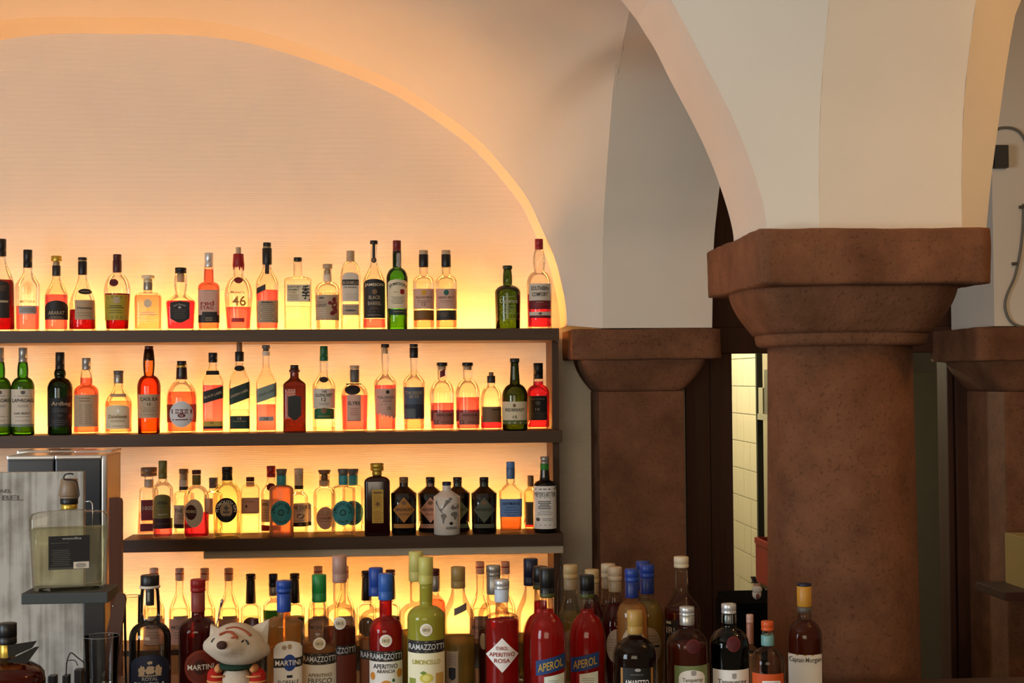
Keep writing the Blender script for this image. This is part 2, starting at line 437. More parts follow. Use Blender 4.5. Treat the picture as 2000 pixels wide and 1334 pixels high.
pilaster(ux(1912, 4.6), ux(1912, 4.6) + 0.55, 4.6, ux(1962, 4.68), ux(1962, 4.68) + 0.36, 4.68, uz(638, 4.6, 1950), uz(705, 4.6, 1950), uz(765, 4.66, 1950), 'dark sandstone pilaster with flared capital behind the thick column')
zp2 = uz(637, 4.62, 1950)
tag(box('wall_pier', ux(1944, 4.62), ux(1944, 4.62) + 2.2, 4.62, YW - 0.02, zp2, ZC, PL), 'grey plaster pier with a surface cable above the far pilaster', 'wall', kind='structure')

# dark timber door surround and the passage to the kitchen
Y0 = YW
zl0, zl1 = uz(690, Y0, 1480), uz(640, Y0, 1480)
xo0, xo1 = ux(1431, Y0, 900), ux(1852, Y0, 900)
XE = ux(1960, Y0) + 2.1
door = empty('door_1', ((xo0 + xo1) / 2, Y0, 0)); tag(door, 'dark stained timber door surround between the pilasters', 'door frame', kind='structure')
dx = (xo0 + xo1) / 2
def dbox(nm, x0, x1, y0, y1, z0, z1, mat=DW, bev=0.004): return box(nm, x0 - dx, x1 - dx, y0 - Y0, y1 - Y0, z0, z1, mat, door, bev)
xm = ux(1386, Y0)
dbox('post', X_DOOR, xm - 0.004, Y0 - 0.02, Y0 + 0.10, 0, ZC - 0.05)
dbox('post', xm, xo0, Y0 - 0.005, Y0 + 0.10, 0, zl0)
dbox('lintel', xm, xo1 + 0.02, Y0 - 0.01, Y0 + 0.10, zl0, zl1)
dbox('panel', xm, XE, Y0 + 0.03, Y0 + 0.10, zl1, ZC - 0.05)
dbox('post', xo1, xo1 + 0.022, Y0 + 0.0, Y0 + 0.10, 0, zl0)
xq = ux(1904, Y0)
dbox('plank', xo1 + 0.026, xq - 0.003, Y0 - 0.012, Y0 + 0.10, 0, zl1)
dbox('plank', xq, XE, Y0, Y0 + 0.10, 0, zl1)

# kitchen behind the doorway
KT = paint((214, 204, 176), 0.25, 0, 0.5, 0.05, 4)
XT = 1.79
kw = empty('wall_kitchen', (XT, 7.0, 0)); tag(kw, 'white tiled kitchen wall seen through the doorway', 'wall', kind='structure')
box('backing', 0.016, 0.10, -0.25, 2.0, 0, 2.6, paint((150, 140, 116), 0.8), kw)
t_me = None
for r in range(15):
    for c in range(9):
        if t_me is None:
            bm = bmesh.new(); add_box(bm, 0.0, 0.015, 0.0015, 0.1485, 0.0015, 0.1485, 0.002)
            o = bm_obj('tile', bm, KT, kw); t_me = o.data
        else:
            o = bpy.data.objects.new('tile', t_me); C.objects.link(o); o.parent = kw
        zofs = 0.07
        o.location = (random.uniform(-0.0008, 0.0008), 0.33 + 0.15 * c - 0.0, zofs + 0.15 * r)
DK = paint((150, 144, 124), 0.8)
tag(box('wall_kitchen_back', 0.7, 4.2, 9.1, 9.2, 0, ZC, DK), 'plain rear wall of the kitchen', 'wall', kind='structure')
tag(box('wall_kitchen_side', 0.6, 0.7, YW + 0.1, 9.2, 0, ZC, DK), 'plain side wall of the kitchen', 'wall', kind='structure')
tag(box('ceiling_kitchen', 0.7, 4.2, YW + 0.12, 9.1, 2.45, 2.5, DK), 'plain low ceiling of the kitchen', 'ceiling', kind='structure')

# the bar counter in front
ZK = 0.94
bar = empty('bar_counter', (0, 3.0, 0)); tag(bar, 'long dark wooden bar counter carrying the front bottles', 'counter', kind='structure')
box('worktop', -2.4, 0.80, -0.75, 0.37, ZK - 0.04, ZK, wood((70, 46, 30), 'X', 0.35), bar, 0.006)
box('worktop', 0.803, 2.4, -0.75, 0.14, ZK - 0.04, ZK, wood((70, 46, 30), 'X', 0.35), bar, 0.006)
box('front_panel', -2.4, 2.4, -0.66, -0.63, 0, ZK - 0.04, wood((60, 38, 24), 'Z'), bar)

# ================================================================ SHELVES
SW = wood((72, 50, 32), 'X', 0.5, 0.35)
YF = 4.70
X_L = -2.3
def shelf(x0, x1, ytop, lab, th=0.040, px=700):
    z = uz(ytop, YF, px)
    o = empty('wall_shelf', ((x0 + x1) / 2, YW, z)); tag(o, lab, 'shelf')
    cxs = (x0 + x1) / 2
    box('board', x0 - cxs, x1 - cxs, YF - YW, -0.140, -th, 0, SW, o, 0.0015)
    box('light_trough', x0 - cxs, x1 - cxs, -0.1398, -0.004, -th, -0.022, SW, o)
    st = box('light_strip', x0 - cxs + 0.01, x1 - cxs - 0.05, -0.093, -0.077, -0.0215, -0.014, LED, o)
    return z
LED = emit((1.0, 0.43, 0.096), 98.0)
zS1 = shelf(X_L, ux(1093, YF), 642.8, 'top dark wooden wall shelf lined with whisky bottles under the arch')
zS2 = shelf(X_L, ux(1097, YF), 844.6, 'middle dark wooden wall shelf lined with whisky bottles')
zS3 = shelf(ux(238, YF), ux(1098, YF), 1048.5, 'third dark wooden wall shelf lined with gin bottles')
zS4 = shelf(X_L, ux(1098, YF), 1262, 'lowest wooden wall shelf with syrup bottles behind the bar counter')
tag(box('shelf_side_panel', ux(1073, 4.9), ux(1085.5, 4.9), 4.80, YW - 0.002, 0.0, zS1 - 0.0405, wood((70, 48, 32), 'Z')), 'upright dark wooden side panel closing the shelves beside the pilaster', 'panel')
tag(box('light_batten', ux(397, 4.72), ux(1097, 4.72), 4.715, 4.76, zS3 - 0.040 - 0.026, zS3 - 0.0402, paint((196, 178, 150), 0.5), None, 0.003), 'pale batten fixed under the third wooden shelf', 'batten')

# ================================================================ BOTTLE MAKER (all measures in photo pixels)
CLEAR = (0.95, 0.93, 0.87); GREEN = (0.20, 0.55, 0.10); OLIVE = (0.16, 0.27, 0.05); DGREEN = (0.03, 0.10, 0.025)
AMBERG = (0.92, 0.50, 0.16); BROWN = (0.30, 0.085, 0.03)
GLASSES = {
    'clear': lambda: glass(CLEAR, 5.0, 0.6), 'green': lambda: glass(GREEN, 1.8), 'olive': lambda: glass(OLIVE, 1.6), 'dgreen': lambda: glass(DGREEN, 1.4),
    'amber': lambda: glass(AMBERG, 2.0), 'brown': lambda: glass(BROWN, 1.5, 1.0, 0.25), 'black': lambda: paint((14, 12, 11), 0.12, 0, 0.6, 0.02),
    'maroon': lambda: paint((40, 10, 10), 0.12, 0, 0.6, 0.05), 'white': lambda: paint((214, 208, 198), 0.25, 0, 0.5, 0.03),
    'pink': lambda: glass((0.95, 0.55, 0.36), 1.6, 1.0, 0.45, 0.25), 'lemon': lambda: glass((0.62, 0.60, 0.07), 1.2, 1.0, 0.85),
    'pale': lambda: glass((0.94, 0.95, 0.74), 3.0, 0.6), 'thick': lambda: glass((0.86, 0.85, 0.82), 2.2, 1.0),
}
LIQ = {  # tint, cloudiness
    'red': ((0.84, 0.17, 0.30), 0.10), 'pink': ((0.92, 0.41, 0.50), 0.12), 'dark': ((0.44, 0.04, 0.06), 0.06), 'orange': ((0.96, 0.47, 0.40), 0.10), 'smoke': ((0.90, 0.89, 0.74), 0.12),
    'peach': ((0.99, 0.68, 0.60), 0.05), 'yellow': ((0.985, 0.95, 0.90), 0.0), 'clear': ((0.97, 0.96, 0.90), 0.0), 'campari': ((0.72, 0.035, 0.03), 0.55),
    'rust': ((0.34, 0.07, 0.03), 0.35), 'cola': ((0.10, 0.03, 0.015), 0.15), 'olive': ((0.70, 0.58, 0.20), 0.35), 'gold': ((0.92, 0.60, 0.22), 0.30),
    'straw': ((0.90, 0.80, 0.42), 0.10), 'tan': ((0.80, 0.46, 0.22), 0.35), 'wine': ((0.26, 0.02, 0.02), 0.35), 'moss': ((0.02, 0.12, 0.05), 0.35),
}
COL = dict(K=(20, 18, 18), k=(38, 34, 32), W=(240, 235, 228), w=(206, 193, 174), c=(218, 202, 168), b=(176, 152, 122), B=(120, 88, 58), R=(150, 24, 26), r=(104, 22, 26),  # as label paper, b and p have the shade of backlighting in the colour
           G=(24, 92, 54), g=(24, 46, 34), y=(196, 160, 60), Y=(168, 150, 44), s=(160, 156, 150), S=(205, 205, 205), n=(22, 28, 52), N=(30, 66, 150), t=(52, 140, 146),
           o=(206, 84, 30), O=(214, 140, 50), p=(204, 160, 140), d=(90, 84, 78), m=(66, 20, 22), u=(96, 132, 184), l=(186, 184, 96), e=(112, 104, 52), q=(120, 132, 118), a=(170, 118, 54), i=(74, 84, 100))
def pc(code, rough=0.6):
    m = COL[code] if isinstance(code, str) else code
    return paint(m, rough, 0.0, 0.4, 0.05, 40)
def metal_paint(code):
    return paint(COL[code] if isinstance(code, str) else code, 0.32, 0.55, 0.5, 0.05, 40)

_tx = {}
def text_shape(s):
    """flat letter outlines, normalised to a box 0..1 by 0..1"""
    if s in _tx: return _tx[s]
    cu = bpy.data.curves.new('lettering', 'FONT'); cu.body = s; cu.size = 1.0; cu.resolution_u = 3
    cu.offset = 0.012 if len(s) < 14 else 0.0
    o = bpy.data.objects.new('lettering', cu); C.objects.link(o)
    dg = bpy.context.evaluated_depsgraph_get(); dg.update()
    me = bpy.data.meshes.new_from_object(o.evaluated_get(dg))
    vs = [v.co.copy() for v in me.vertices]; fs = [tuple(p.vertices) for p in me.polygons]
    bpy.data.objects.remove(o); bpy.data.curves.remove(cu); bpy.data.meshes.remove(me)
    if not vs: _tx[s] = ([], []); return _tx[s]
    x0 = min(v.x for v in vs); x1 = max(v.x for v in vs); y0 = min(v.y for v in vs); y1 = max(v.y for v in vs)
    vs = [((v.x - x0) / max(1e-6, x1 - x0), (v.y - y0) / max(1e-6, y1 - y0)) for v in vs]
    _tx[s] = (vs, fs); return _tx[s]

ZSH = {}
ALLB = []
class Bottle:
    def __init__(s, kind, label, cx, Y, zbase, ybase, pts, n=2.0, dr=1.0, group=None, cat='bottle'):
        """pts: (photo y, half width) from the foot up; n: 2 round, more = squarer; dr: depth / width"""
        p0 = U(cx, min(ybase, 1334), Y)
        s.Y, s.cx, s.zb = Y, cx, zbase
        s.sc = (Vector((p0.x, Y, zbase)) - CAM).dot(FWD) / F
        s.root = empty(kind, (p0.x, Y, zbase), math.atan2(-(p0.x), Y)); tag(s.root, label, cat, group)
        s.n, s.dr = n, dr
        zz = [(0.0 if i == 0 else s.z(y), w * s.sc) for i, (y, w) in enumerate(pts)]
        s.pts = zz
        s.rmax = max(w for _, w in zz); s.rmin = zz[-1][1]
        ALLB.append((label, p0.x, Y, s.rmax, zz[-1][0], round(zbase, 2)))
    def z(s, py): return U(s.cx, py, s.Y).z - s.zb
    def R(s, z):
        p = s.pts
        if z <= p[0][0]: return p[0][1]
        for (a, ra), (b, rb) in zip(p, p[1:]):
            if z <= b: return ra + (rb - ra) * (z - a) / max(1e-9, b - a)
        return p[-1][1]
    def nn(s, r):
        k = min(1, max(0, (r - s.rmin * 1.15) / max(1e-6, s.rmax * 0.92 - s.rmin * 1.15)))
        return 2 + (s.n - 2) * k, 1 + (s.dr - 1) * k
    def surf(s, u, z, off):
        r = s.R(z) + off; n, d = s.nn(r)
        k = min(0.999, abs(u) / r)
        return Vector((u, -(r * d * (1 - k ** n) ** (1 / n)), z))
    def rings(s, name, prof, mat, seg=28, parent=None):
        vs = []; fs = []
        for z, r in prof:
            n, d = s.nn(r)
            for j in range(seg):
                a = 2 * math.pi * (j + 0.5) / seg; c, q = math.cos(a), math.sin(a)
                vs.append((r * math.copysign(abs(c) ** (2 / n), c), d * r * math.copysign(abs(q) ** (2 / n), q), z))
        fs = loft_faces(len(prof), seg, True)
        fs.append(tuple(range(seg - 1, -1, -1))); b = (len(prof) - 1) * seg; fs.append(tuple(range(b, b + seg)))
        return mesh_obj(name, vs, fs, mat, parent or s.root, True)
    def body(s, gl):
        p = [(0.0, s.pts[0][1] * 0.86), (0.0015, s.pts[0][1] * 0.97), (0.004, s.pts[0][1])] + s.pts[1:]
        s.rings('glass_body', p, GLASSES[gl]())
    def liquid(s, kind, level):
        zl = s.z(level); t, b = LIQ[kind]; z0 = 0.008
        if zl < z0 + 0.004: return
        zs = [z0 + 0.0] + [z for z, _ in s.pts if z0 + 0.003 < z < zl - 0.002] + [zl]
        prof = [(z0, s.R(z0 + 0.004) * 0.86)] + [(z, s.R(z) * 0.93) for z in [z0 + 0.003] + zs[1:]]
        s.rings('liquid', prof, glass(t, 1.5, 0.35, b, 0.06))
    def seg(s, yt, yb, w, col, name='cap', metal=False, wt=None, mat=None):
        z1, z0 = s.z(yt), s.z(yb); r = w / 2 * s.sc; rt = (wt or w) / 2 * s.sc; h = z1 - z0; e = min(0.0012, h * 0.2)
        prof = [(z0, r * 0.97), (z0 + e, r), (z1 - e, rt), (z1, rt * 0.93)]
        if h > 0.016 and name == 'cap':
            zm = z0 + h * 0.32; k = r + (rt - r) * 0.32
            prof = prof[:2] + [(zm - 0.0006, k), (zm, k * 0.965), (zm + 0.0008, k * 0.965), (zm + 0.0014, k)] + prof[2:]
        seg = 24; vs = []
        for z, q in prof:
            for j in range(seg):
                a = 2 * math.pi * j / seg; vs.append((q * math.cos(a), q * math.sin(a), z))
        fs = loft_faces(len(prof), seg, True); fs.append(tuple(range(seg - 1, -1, -1))); b = (len(prof) - 1) * seg; fs.append(tuple(range(b, b + seg)))
        return mesh_obj(name, vs, fs, mat or (metal_paint(col) if metal else pc(col, 0.4)), s.root, True)
    def patch(s, shape, x0, x1, yt, yb, col, name='label', off=0.0006, parent=None, mat=None, skew=0.0):
        u0, u1 = (x0 - s.cx) * s.sc, (x1 - s.cx) * s.sc; za, zb = s.z(yt), max(0.003, s.z(yb)); cols, rows = 17, 9
        vs = []; um = (u0 + u1) / 2; hw = (u1 - u0) / 2; hz = (za - zb) / 2; zm = (za + zb) / 2
        for i in range(cols):
            f = -1 + 2 * i / (cols - 1); u = um + hw * f
            if shape in 'ed': f = math.sin(f * math.pi / 2) if shape == 'e' else f; u = um + hw * f
            top, bot = za, zb
            if shape == 'a': top = za - min(hw, 2 * hz) * 0.55 * (1 - math.sqrt(max(0, 1 - f * f)))
            elif shape == 'h': top = za - hz * 0.22 * (1 - math.sqrt(max(0, 1 - f * f)))
            elif shape == 'e': k = math.sqrt(max(0, 1 - f * f)); top, bot = zm + hz * k, zm - hz * k
            elif shape == 'd': k = 1 - abs(f); top, bot = zm + hz * k, zm - hz * k
            elif shape == 's': top += skew * s.sc * f; bot += skew * s.sc * f
            elif shape == 'p': top = za - hz * 0.12 * abs(f); bot = zb + hz * 0.5 * max(0, abs(f) - 0.25)
            elif shape == 'j': top = za - hz * 0.10 * (1 + math.sin(i * 2.3)); bot = zb + hz * 0.12 * (1 + math.sin(i * 1.7))
            elif shape == 'm': bot = zb + hz * 0.35 * (0.5 - 0.5 * f) + hz * 0.10 * math.sin(i * 2.1)
            for j in range(rows): vs.append(s.surf(u, bot + (top - bot) * j / (rows - 1), off))
        o = mesh_obj(name, vs, loft_faces(cols, rows, False), mat or pc(col), parent or s.root, True)
        return o
    def poly(s, pts, col, name='emblem', off=0.0012, parent=None):
        """a printed outline, photo pixels, laid on the glass"""
        vs = [s.surf((x - s.cx) * s.sc, s.z(y), off) for x, y in pts]
        mesh_obj(name, vs, [tuple(range(len(vs)))], pc(col), parent or s.root)
    def text(s, t, xc, yc, w, h, col, parent, off=0.0013, arc=0.0, skew=0.0, name='lettering'):
        vs, fs = text_shape(t)
        if not vs: return
        out = []
        for a, b in vs:
            if arc:   # along a circle of radius arc px about (xc, yc); w is the swept angle in degrees (negative: along the foot)
                q = math.radians(abs(w)) * (a - 0.5); rr = arc + (b - 0.5) * h
                if w > 0: px, py = xc + rr * math.sin(q), yc - rr * math.cos(q)
                else:
                    rr = arc - (b - 0.5) * h; px, py = xc + rr * math.sin(q), yc + rr * math.cos(q)
            else: px, py = xc + (a - 0.5) * w, yc - (b - 0.5) * h - skew * (a - 0.5) * 2
            out.append(s.surf((px - s.cx) * s.sc, s.z(py), off))
        mesh_obj(name, out, fs, pc(col), parent)
    def lines(s, xc, yc, w, k, col, parent, gap=2.7, th=0.8, off=0.0012):
        vs = []; fs = []
        for i in range(k):
            ww = w * (1.0 if k == 1 else (0.72 + 0.28 * abs(math.sin(i * 2.1 + xc)))); y = yc + i * gap; b = len(vs)
            for j in range(5):
                x = xc - ww / 2 + ww * j / 4
                vs.append(s.surf((x - s.cx) * s.sc, s.z(y), off)); vs.append(s.surf((x - s.cx) * s.sc, s.z(y + th), off))
            fs += [(b + 2 * j, b + 2 * j + 2, b + 2 * j + 3, b + 2 * j + 1) for j in range(4)]
        mesh_obj('fine_print', vs, fs, pc(col), parent)

def shape_pts(yb, w, sh, nk, nw, nt, st='r', wb=None, bulge=0.0, wn=None):
    """profile from a few measures: foot, full width up to sh, shoulder to nk, neck (half width nw) to nt"""
    w /= 2; nw /= 2; wb = (wb / 2) if wb else w; wn = (wn / 2) if wn else nw
    p = [(yb, wb)]
    for i in range(1, 4): p.append((yb + (sh - yb) * i / 3, wb + (w - wb) * i / 3))
    for i in range(1, 9):
        t = i / 8
        if st == 'r': k = (1 - t ** 2.1) ** 0.66
        elif st == 'q': k = math.cos(t * math.pi / 2) ** 0.45
        elif st == 's': k = (1 + math.cos(math.pi * t)) / 2
        else: k = 1 - t
        p.append((sh + (nk - sh) * t, nw + (w - nw) * max(0.0, k)))
    for i in range(1, 6):
        t = i / 5; p.append((nk + (nt - nk) * t, nw + (wn - nw) * t + bulge * math.sin(math.pi * t)))
    return p

def B(kind, label, cx, w, sh, nk, nw, caps, st='r', gl='clear', liq=None, labels=(), row='T', Y=None, n=2.0, dr=1.0, wb=None, bulge=0.0, wn=None, group=None, extra=None):
    """caps: (y top, y bottom, width, colour[, part name]); labels: (shape, x0, x1, y0, y1, colour, [text ...])"""
    zb, yb, Yd = ZSH[row](cx)
    Y = Y or Yd
    nt = caps[-1][1] - 2 if caps else nk - 20
    neck_to = min(c[1] for c in caps) - 1 if len(caps) > 1 and caps[-1][3] == '-' else caps[-1][0] + 1
    neck_to = caps[0][1] - 1.0
    b = Bottle(kind, label, cx, Y, zb, yb, shape_pts(yb, w, sh, nk, nw, neck_to, st, wb, bulge, wn), n, dr, group)
    b.body(gl)
    if liq: b.liquid(*liq)
    for i, c in enumerate(caps):
        nm = c[4] if len(c) > 4 else ('cap' if i == 0 else 'neck_sleeve')
        b.seg(c[0], c[1], c[2], c[3], nm, metal=(isinstance(c[3], str) and c[3] in 'ysSO'), wt=(c[5] if len(c) > 5 else None))
    for L in labels:
        nm = 'label' if L[0] != '*' else 'seal'
        o = None
        if L[0] == '_':   # print straight on the glass
            b0 = b.root
        else:
            o = b.patch(L[0], L[1], L[2], L[3], L[4], L[5], L[7] if len(L) > 7 else 'label', off=(L[8] if len(L) > 8 else 0.0006), skew=(L[9] if len(L) > 9 else 0)); b0 = o
            if len(L) > 7 and L[7] == 'back_label':
                for v in o.data.vertices: v.co.y = -v.co.y
        for t in (L[6] if len(L) > 6 else ()):
            if not t[0]: continue
            if t[0] == '-': b.lines(t[1], t[2], t[3], t[4], t[5], b0, *(t[6:]))
            elif t[0] == '#': b.patch(t[1], t[2], t[3], t[4], t[5], t[6], 'emblem', off=0.0011, parent=b0)
            elif t[0] == '*':
                rr = random.Random(t[6]); k = 22
                b.poly([(t[1] + t[3] * math.cos(2 * math.pi * i / k) * rr.uniform(0.62, 1.0), t[2] + t[4] * math.sin(2 * math.pi * i / k) * rr.uniform(0.62, 1.0)) for i in range(k)], t[5], parent=b0)
            elif t[0] == '~': b.text(t[1], t[2], t[3], t[4], t[5], t[6], b0, arc=t[7], off=0.0016)
            elif t[0] == '/': b.text(t[1], t[2], t[3], t[4], t[5], t[6], b0, skew=t[7], off=0.0016)
            else: b.text(t[0], t[1], t[2], t[3], t[4], t[5], b0, off=0.0016)
    if extra: extra(b)
    return b
ZSH['T'] = lambda cx: (zS1, 645 - cx * 0.0043, 4.775)
ZSH['M'] = lambda cx: (zS2, 850 - cx * 0.0095, 4.775)
ZSH['L'] = lambda cx: (zS3, 1056 - cx * 0.0150, 4.745)
ZSH['Lb'] = lambda cx: (zS3, 1054 - cx * 0.0150, 4.85)
ZSH['P'] = lambda cx: (zS4, 1262, 4.80)
ZSH['F'] = lambda cx: (ZK, 1400, 3.0)

# ================================================================ TOP SHELF
D = 'dark'
B('cognac_bottle', 'dark red spirit bottle with tall black cap at the end of the top shelf', 2, 50, 560, 503, 17, [(467, 501, 19, 'K')], 's', liq=('dark', 547), wb=54,
  labels=[('a', -14, 18, 550, 622, 'k', [('-', 2, 560, 18, 4, 'B'), ('-', 2, 588, 26, 1, 'b', 2, 4)])])
B('brandy_bottle', 'clear bottle with round embossed medallion, pink rest and plain black cap', 54, 46, 560, 530, 17, [(488, 523, 17, 'K')], 's', liq=('pink', 598), wb=45,
  labels=[('r', 38, 70, 599, 614, 's', [('-', 54, 603, 26, 3, 'd')]), ('_', 0, 0, 0, 0, 0, [('METAXA', 54, 590, 28, 5, 'B')]),
          ], extra=lambda b: [b.patch('e', 54 - r, 54 + r, 563.5 - r * 1.3, 563.5 + r * 1.3, 'w', 'medallion', off=0.0004 + 0.0004 * i, mat=glass((0.90, 0.87, 0.80), 3.0, 0.8)) for i, r in enumerate((11, 8, 3))])
B('brandy_bottle', 'pink-filled slope-shouldered bottle with golden cork and dark arched label', 110, 44, 580, 540, 14, [(500, 511, 20, 'y', 'cork', 20), (511, 519, 12, 'b', 'stopper'), (519, 539, 16, 'k', 'neck_label')], 's', liq=('pink', 576), wb=44,
  labels=[('a', 89, 132, 588, 625, 'k', [('ARARAT', 110, 612, 30, 7, 'b'), ('-', 110, 619, 30, 2, 'b')])])
B('cognac_bottle', 'pear-shaped bottle with beige square label and black oval neck badge', 161, 50, 600, 536, 16, [(503, 508, 17, 'K'), (508, 511, 15, 'b', 'cap_ring'), (511, 537, 17, 'K')], 's', liq=(D, 605), wb=53,
  labels=[('r', 147, 184, 587, 625, 'b', [('Hennessy', 165.5, 603, 28, 6, 'K'), ('-', 165, 612, 26, 2, 'B', 5)]), ('e', 153, 179, 565, 576, 'k', [('-', 166, 570, 14, 1, 'b')])])
B('brandy_bottle', 'barrel-shaped dark bottle with olive yellow label and red wax seal', 229, 51, 572, 534, 16, [(497, 509, 16, 'm'), (509, 532, 17, 'm')], 'r', liq=(D, 574), wb=44,
  labels=[('r', 206, 250, 577, 626, 'Y', [('-', 228, 580, 38, 2, 'k'), ('#', 'h', 222, 234, 582, 593, 'b'), ('-', 226, 598, 30, 2, 'k', 3.5, 1.4), ('-', 226, 607, 26, 2, 'k', 4), ('-', 228, 619, 38, 2, 'k')]),
          ('e', 214, 231, 546, 561, 'r', [('#', 'e', 217, 228, 549, 558, (70, 14, 18))], 'seal')])
B('decanter_bottle', 'low square decanter bottle with clear crown stopper and peach spirit', 289, 52, 582, 570, 17, [(538, 545, 24, 'c', 'stopper', 26), (545, 552, 17, 'c', 'stopper'), (552, 567, 17, 's', 'neck_label')], 'q', liq=('peach', 577), n=4, dr=0.75, wb=52,
  labels=[('_', 0, 0, 0, 0, 0, [('#', 'e', 281, 296, 585, 602, 'c'), ('-', 289, 610, 36, 2, 'c', 4, 2.2), ('-', 289, 623, 40, 2, 'c', 5)])])
B('whiskey_bottle', 'squat square bottle with bulbed neck and black shield label', 353, 57, 592, 572, 20, [(523, 534, 22, 'K'), (534, 551, 14, 'b', 'stopper')], 's', liq=('red', 588), n=5, dr=0.8, wb=51, bulge=2.5,
  labels=[('p', 333, 370, 589, 631, 'k', [('~', "Jack Daniel's", 351, 616, 70, 5, 's', 20), ('-', 351, 606, 24, 6, 'd', 3.2), ('#', 'e', 348, 354, 599, 604, 's')])])
B('bourbon_bottle', 'orange-filled bottle with silver cap and white and black label', 408, 42, 562, 551, 20, [(494, 522, 17, 'S')], 'r', liq=('orange', 526), n=3.2, wb=41, wn=18,
  labels=[('r', 388, 428, 567, 631, 'p', [('-', 408, 567, 40, 1, 'k'), ('red', 405, 593, 25, 9, 'R'), ('STAG', 404, 602, 25, 7, 'R'), ('#', 'r', 388, 428, 616, 631, 'k'), ('#', 's', 395, 424, 610, 616, 'k'), ('-', 408, 621, 26, 3, 'b')])])
def wax(b):
    for i, (dx, ln) in enumerate(((-9, 8), (-4, 4), (2, 9), (6, 5), (9.5, 10))):
        b.patch('e', b.cx + dx - 1.6, b.cx + dx + 1.6, 513, 520 + ln, 'R', 'wax_drip', off=0.0045 if abs(dx) < 8 else 0.004)
B('bourbon_bottle', 'round-shouldered bottle with dripping red wax neck and numeral on glass', 466, 54, 578, 541, 19, [(483, 497, 10, 'b', 'cork'), (496, 521, 23, 'R', 'wax_seal', 20)], 'r', liq=('pink', 600), wb=46, extra=wax,
  labels=[('_', 0, 0, 0, 0, 0, [("Maker's", 464, 572, 26, 5, 'B'), ('46', 467, 589, 26, 20, 'a'), ('-', 466, 603, 36, 1, 'r')]), ('e', 458, 474, 542, 555, 'r', [], 'seal'),
          ('r', 452, 477, 622, 630, (196, 60, 50), [('-', 464, 624, 20, 2, 'r')])])
B('bourbon_bottle', 'pink-filled bottle with black wax neck, dark tilted tag and handwritten label', 522, 44, 556, 520, 16, [(474, 481, 15.5, 'K'), (481, 485, 12, 'b', 'cork'), (485, 517, 18.5, 'K', 'wax_seal')], 's', liq=('pink', 567), n=2.4, wb=42,
  labels=[('r', 503, 543, 588, 631, 'b', [('-', 522, 592, 32, 10, 'k', 3.9, 0.9), ("Booker's", 522, 591, 20, 5, 'k')]), ('s', 502, 519, 560, 571, 'k', [], 'hang_tag', 0.0015, 4), ('r', 518, 526, 516, 536, 'k', [], 'ribbon')])
B('whisky_bottle', 'square clear bottle with cream label and brushed calligraphy character', 582, 53, 548, 541, 17, [(503, 511, 16, 'K')], 'q', liq=('yellow', 598), n=6, dr=0.7,
  labels=[('r', 561, 606, 557, 590, 'c', [('SUNTORY', 575, 561.5, 26, 4, 'k'), ('WHISKY', 573.5, 567, 22, 4, 'k'), ('TOKI', 571, 572.5, 15, 4, 'a'), ('-', 573, 577, 22, 4, 'B'), ('季', 597, 572, 15, 27, 'K'), ('#', 'r', 603, 605.5, 585, 588, 'R')])])
B('whisky_bottle', 'short clear bottle with cork, beige label and red heraldic beast', 640, 49, 568, 550, 16, [(516, 525, 19, 'b', 'cork'), (525, 536, 12, 'b', 'stopper'), (536, 550, 16.5, 'w', 'neck_label')], 'r', liq=('yellow', 572), wb=45,
  labels=[('r', 617, 662, 577, 626, 'b', [('#', 'e', 623, 634, 581, 585, 'd'), ('GREIF', 628, 597, 20, 6, 'd'), ('-', 627, 590, 18, 1, 'd'), ('-', 628, 603, 20, 4, 'w', 4),
    ('*', 653, 586, 5, 6, (120, 34, 34), 1), ('*', 653, 597, 7, 9, (120, 34, 34), 2), ('*', 645, 593, 5, 4, (120, 34, 34), 3), ('*', 655, 608, 5, 7, (120, 34, 34), 4), ('*', 649, 613, 5, 5, (120, 34, 34), 5), ('-', 640, 624, 45, 1, 'r')])])
B('whiskey_bottle', 'slim bottle with tall arched grey label and dark name band', 685, 39, 543, 510, 15, [(490, 511, 16, 'b', 'cap')], 'r', liq=('yellow', 612), n=3, dr=0.8,
  labels=[('a', 669, 701, 533, 589, 'w', [('#', 'r', 669, 701, 547, 558, 'k'), ('BUSHMILLS', 685, 553, 29, 6, 'b'), ('THE ORIGINAL', 684, 562, 26, 3, 'k'), ('-', 686, 575, 22, 3, 'b', 4)]),
          ('r', 669, 701, 595, 616, 'b', [('-', 685, 600, 22, 1, 'd'), ('#', 'e', 673, 696, 605, 609, 'd')])])
B('whiskey_bottle', 'clear bottle with black arched barrel label and narrow black neck strap', 731, 43, 552, 512, 13, [(470, 477, 15, 'K')], 's', liq=('pink', 623), wb=46, wn=12,
  labels=[('h', 711, 752, 546, 622, 'k', [('JAMESON', 731, 558, 36, 7, 'c'), ('#', 'e', 727, 737, 566, 576, 'B'), ('BLACK', 732, 582, 23, 7, 'b'), ('BARREL', 732, 593.5, 26, 7, 'b'), ('-', 732, 601, 18, 2, 'B'), ('-', 731, 609, 38, 1, 'B'), ('-', 731, 616, 26, 1, 'b')]),
          ('r', 728, 733.5, 477, 508, 'k', [], 'neck_strap'), ('e', 726, 736, 503, 514, 'k', [('#', 'e', 728, 734, 505, 512, 'B')], 'badge')])
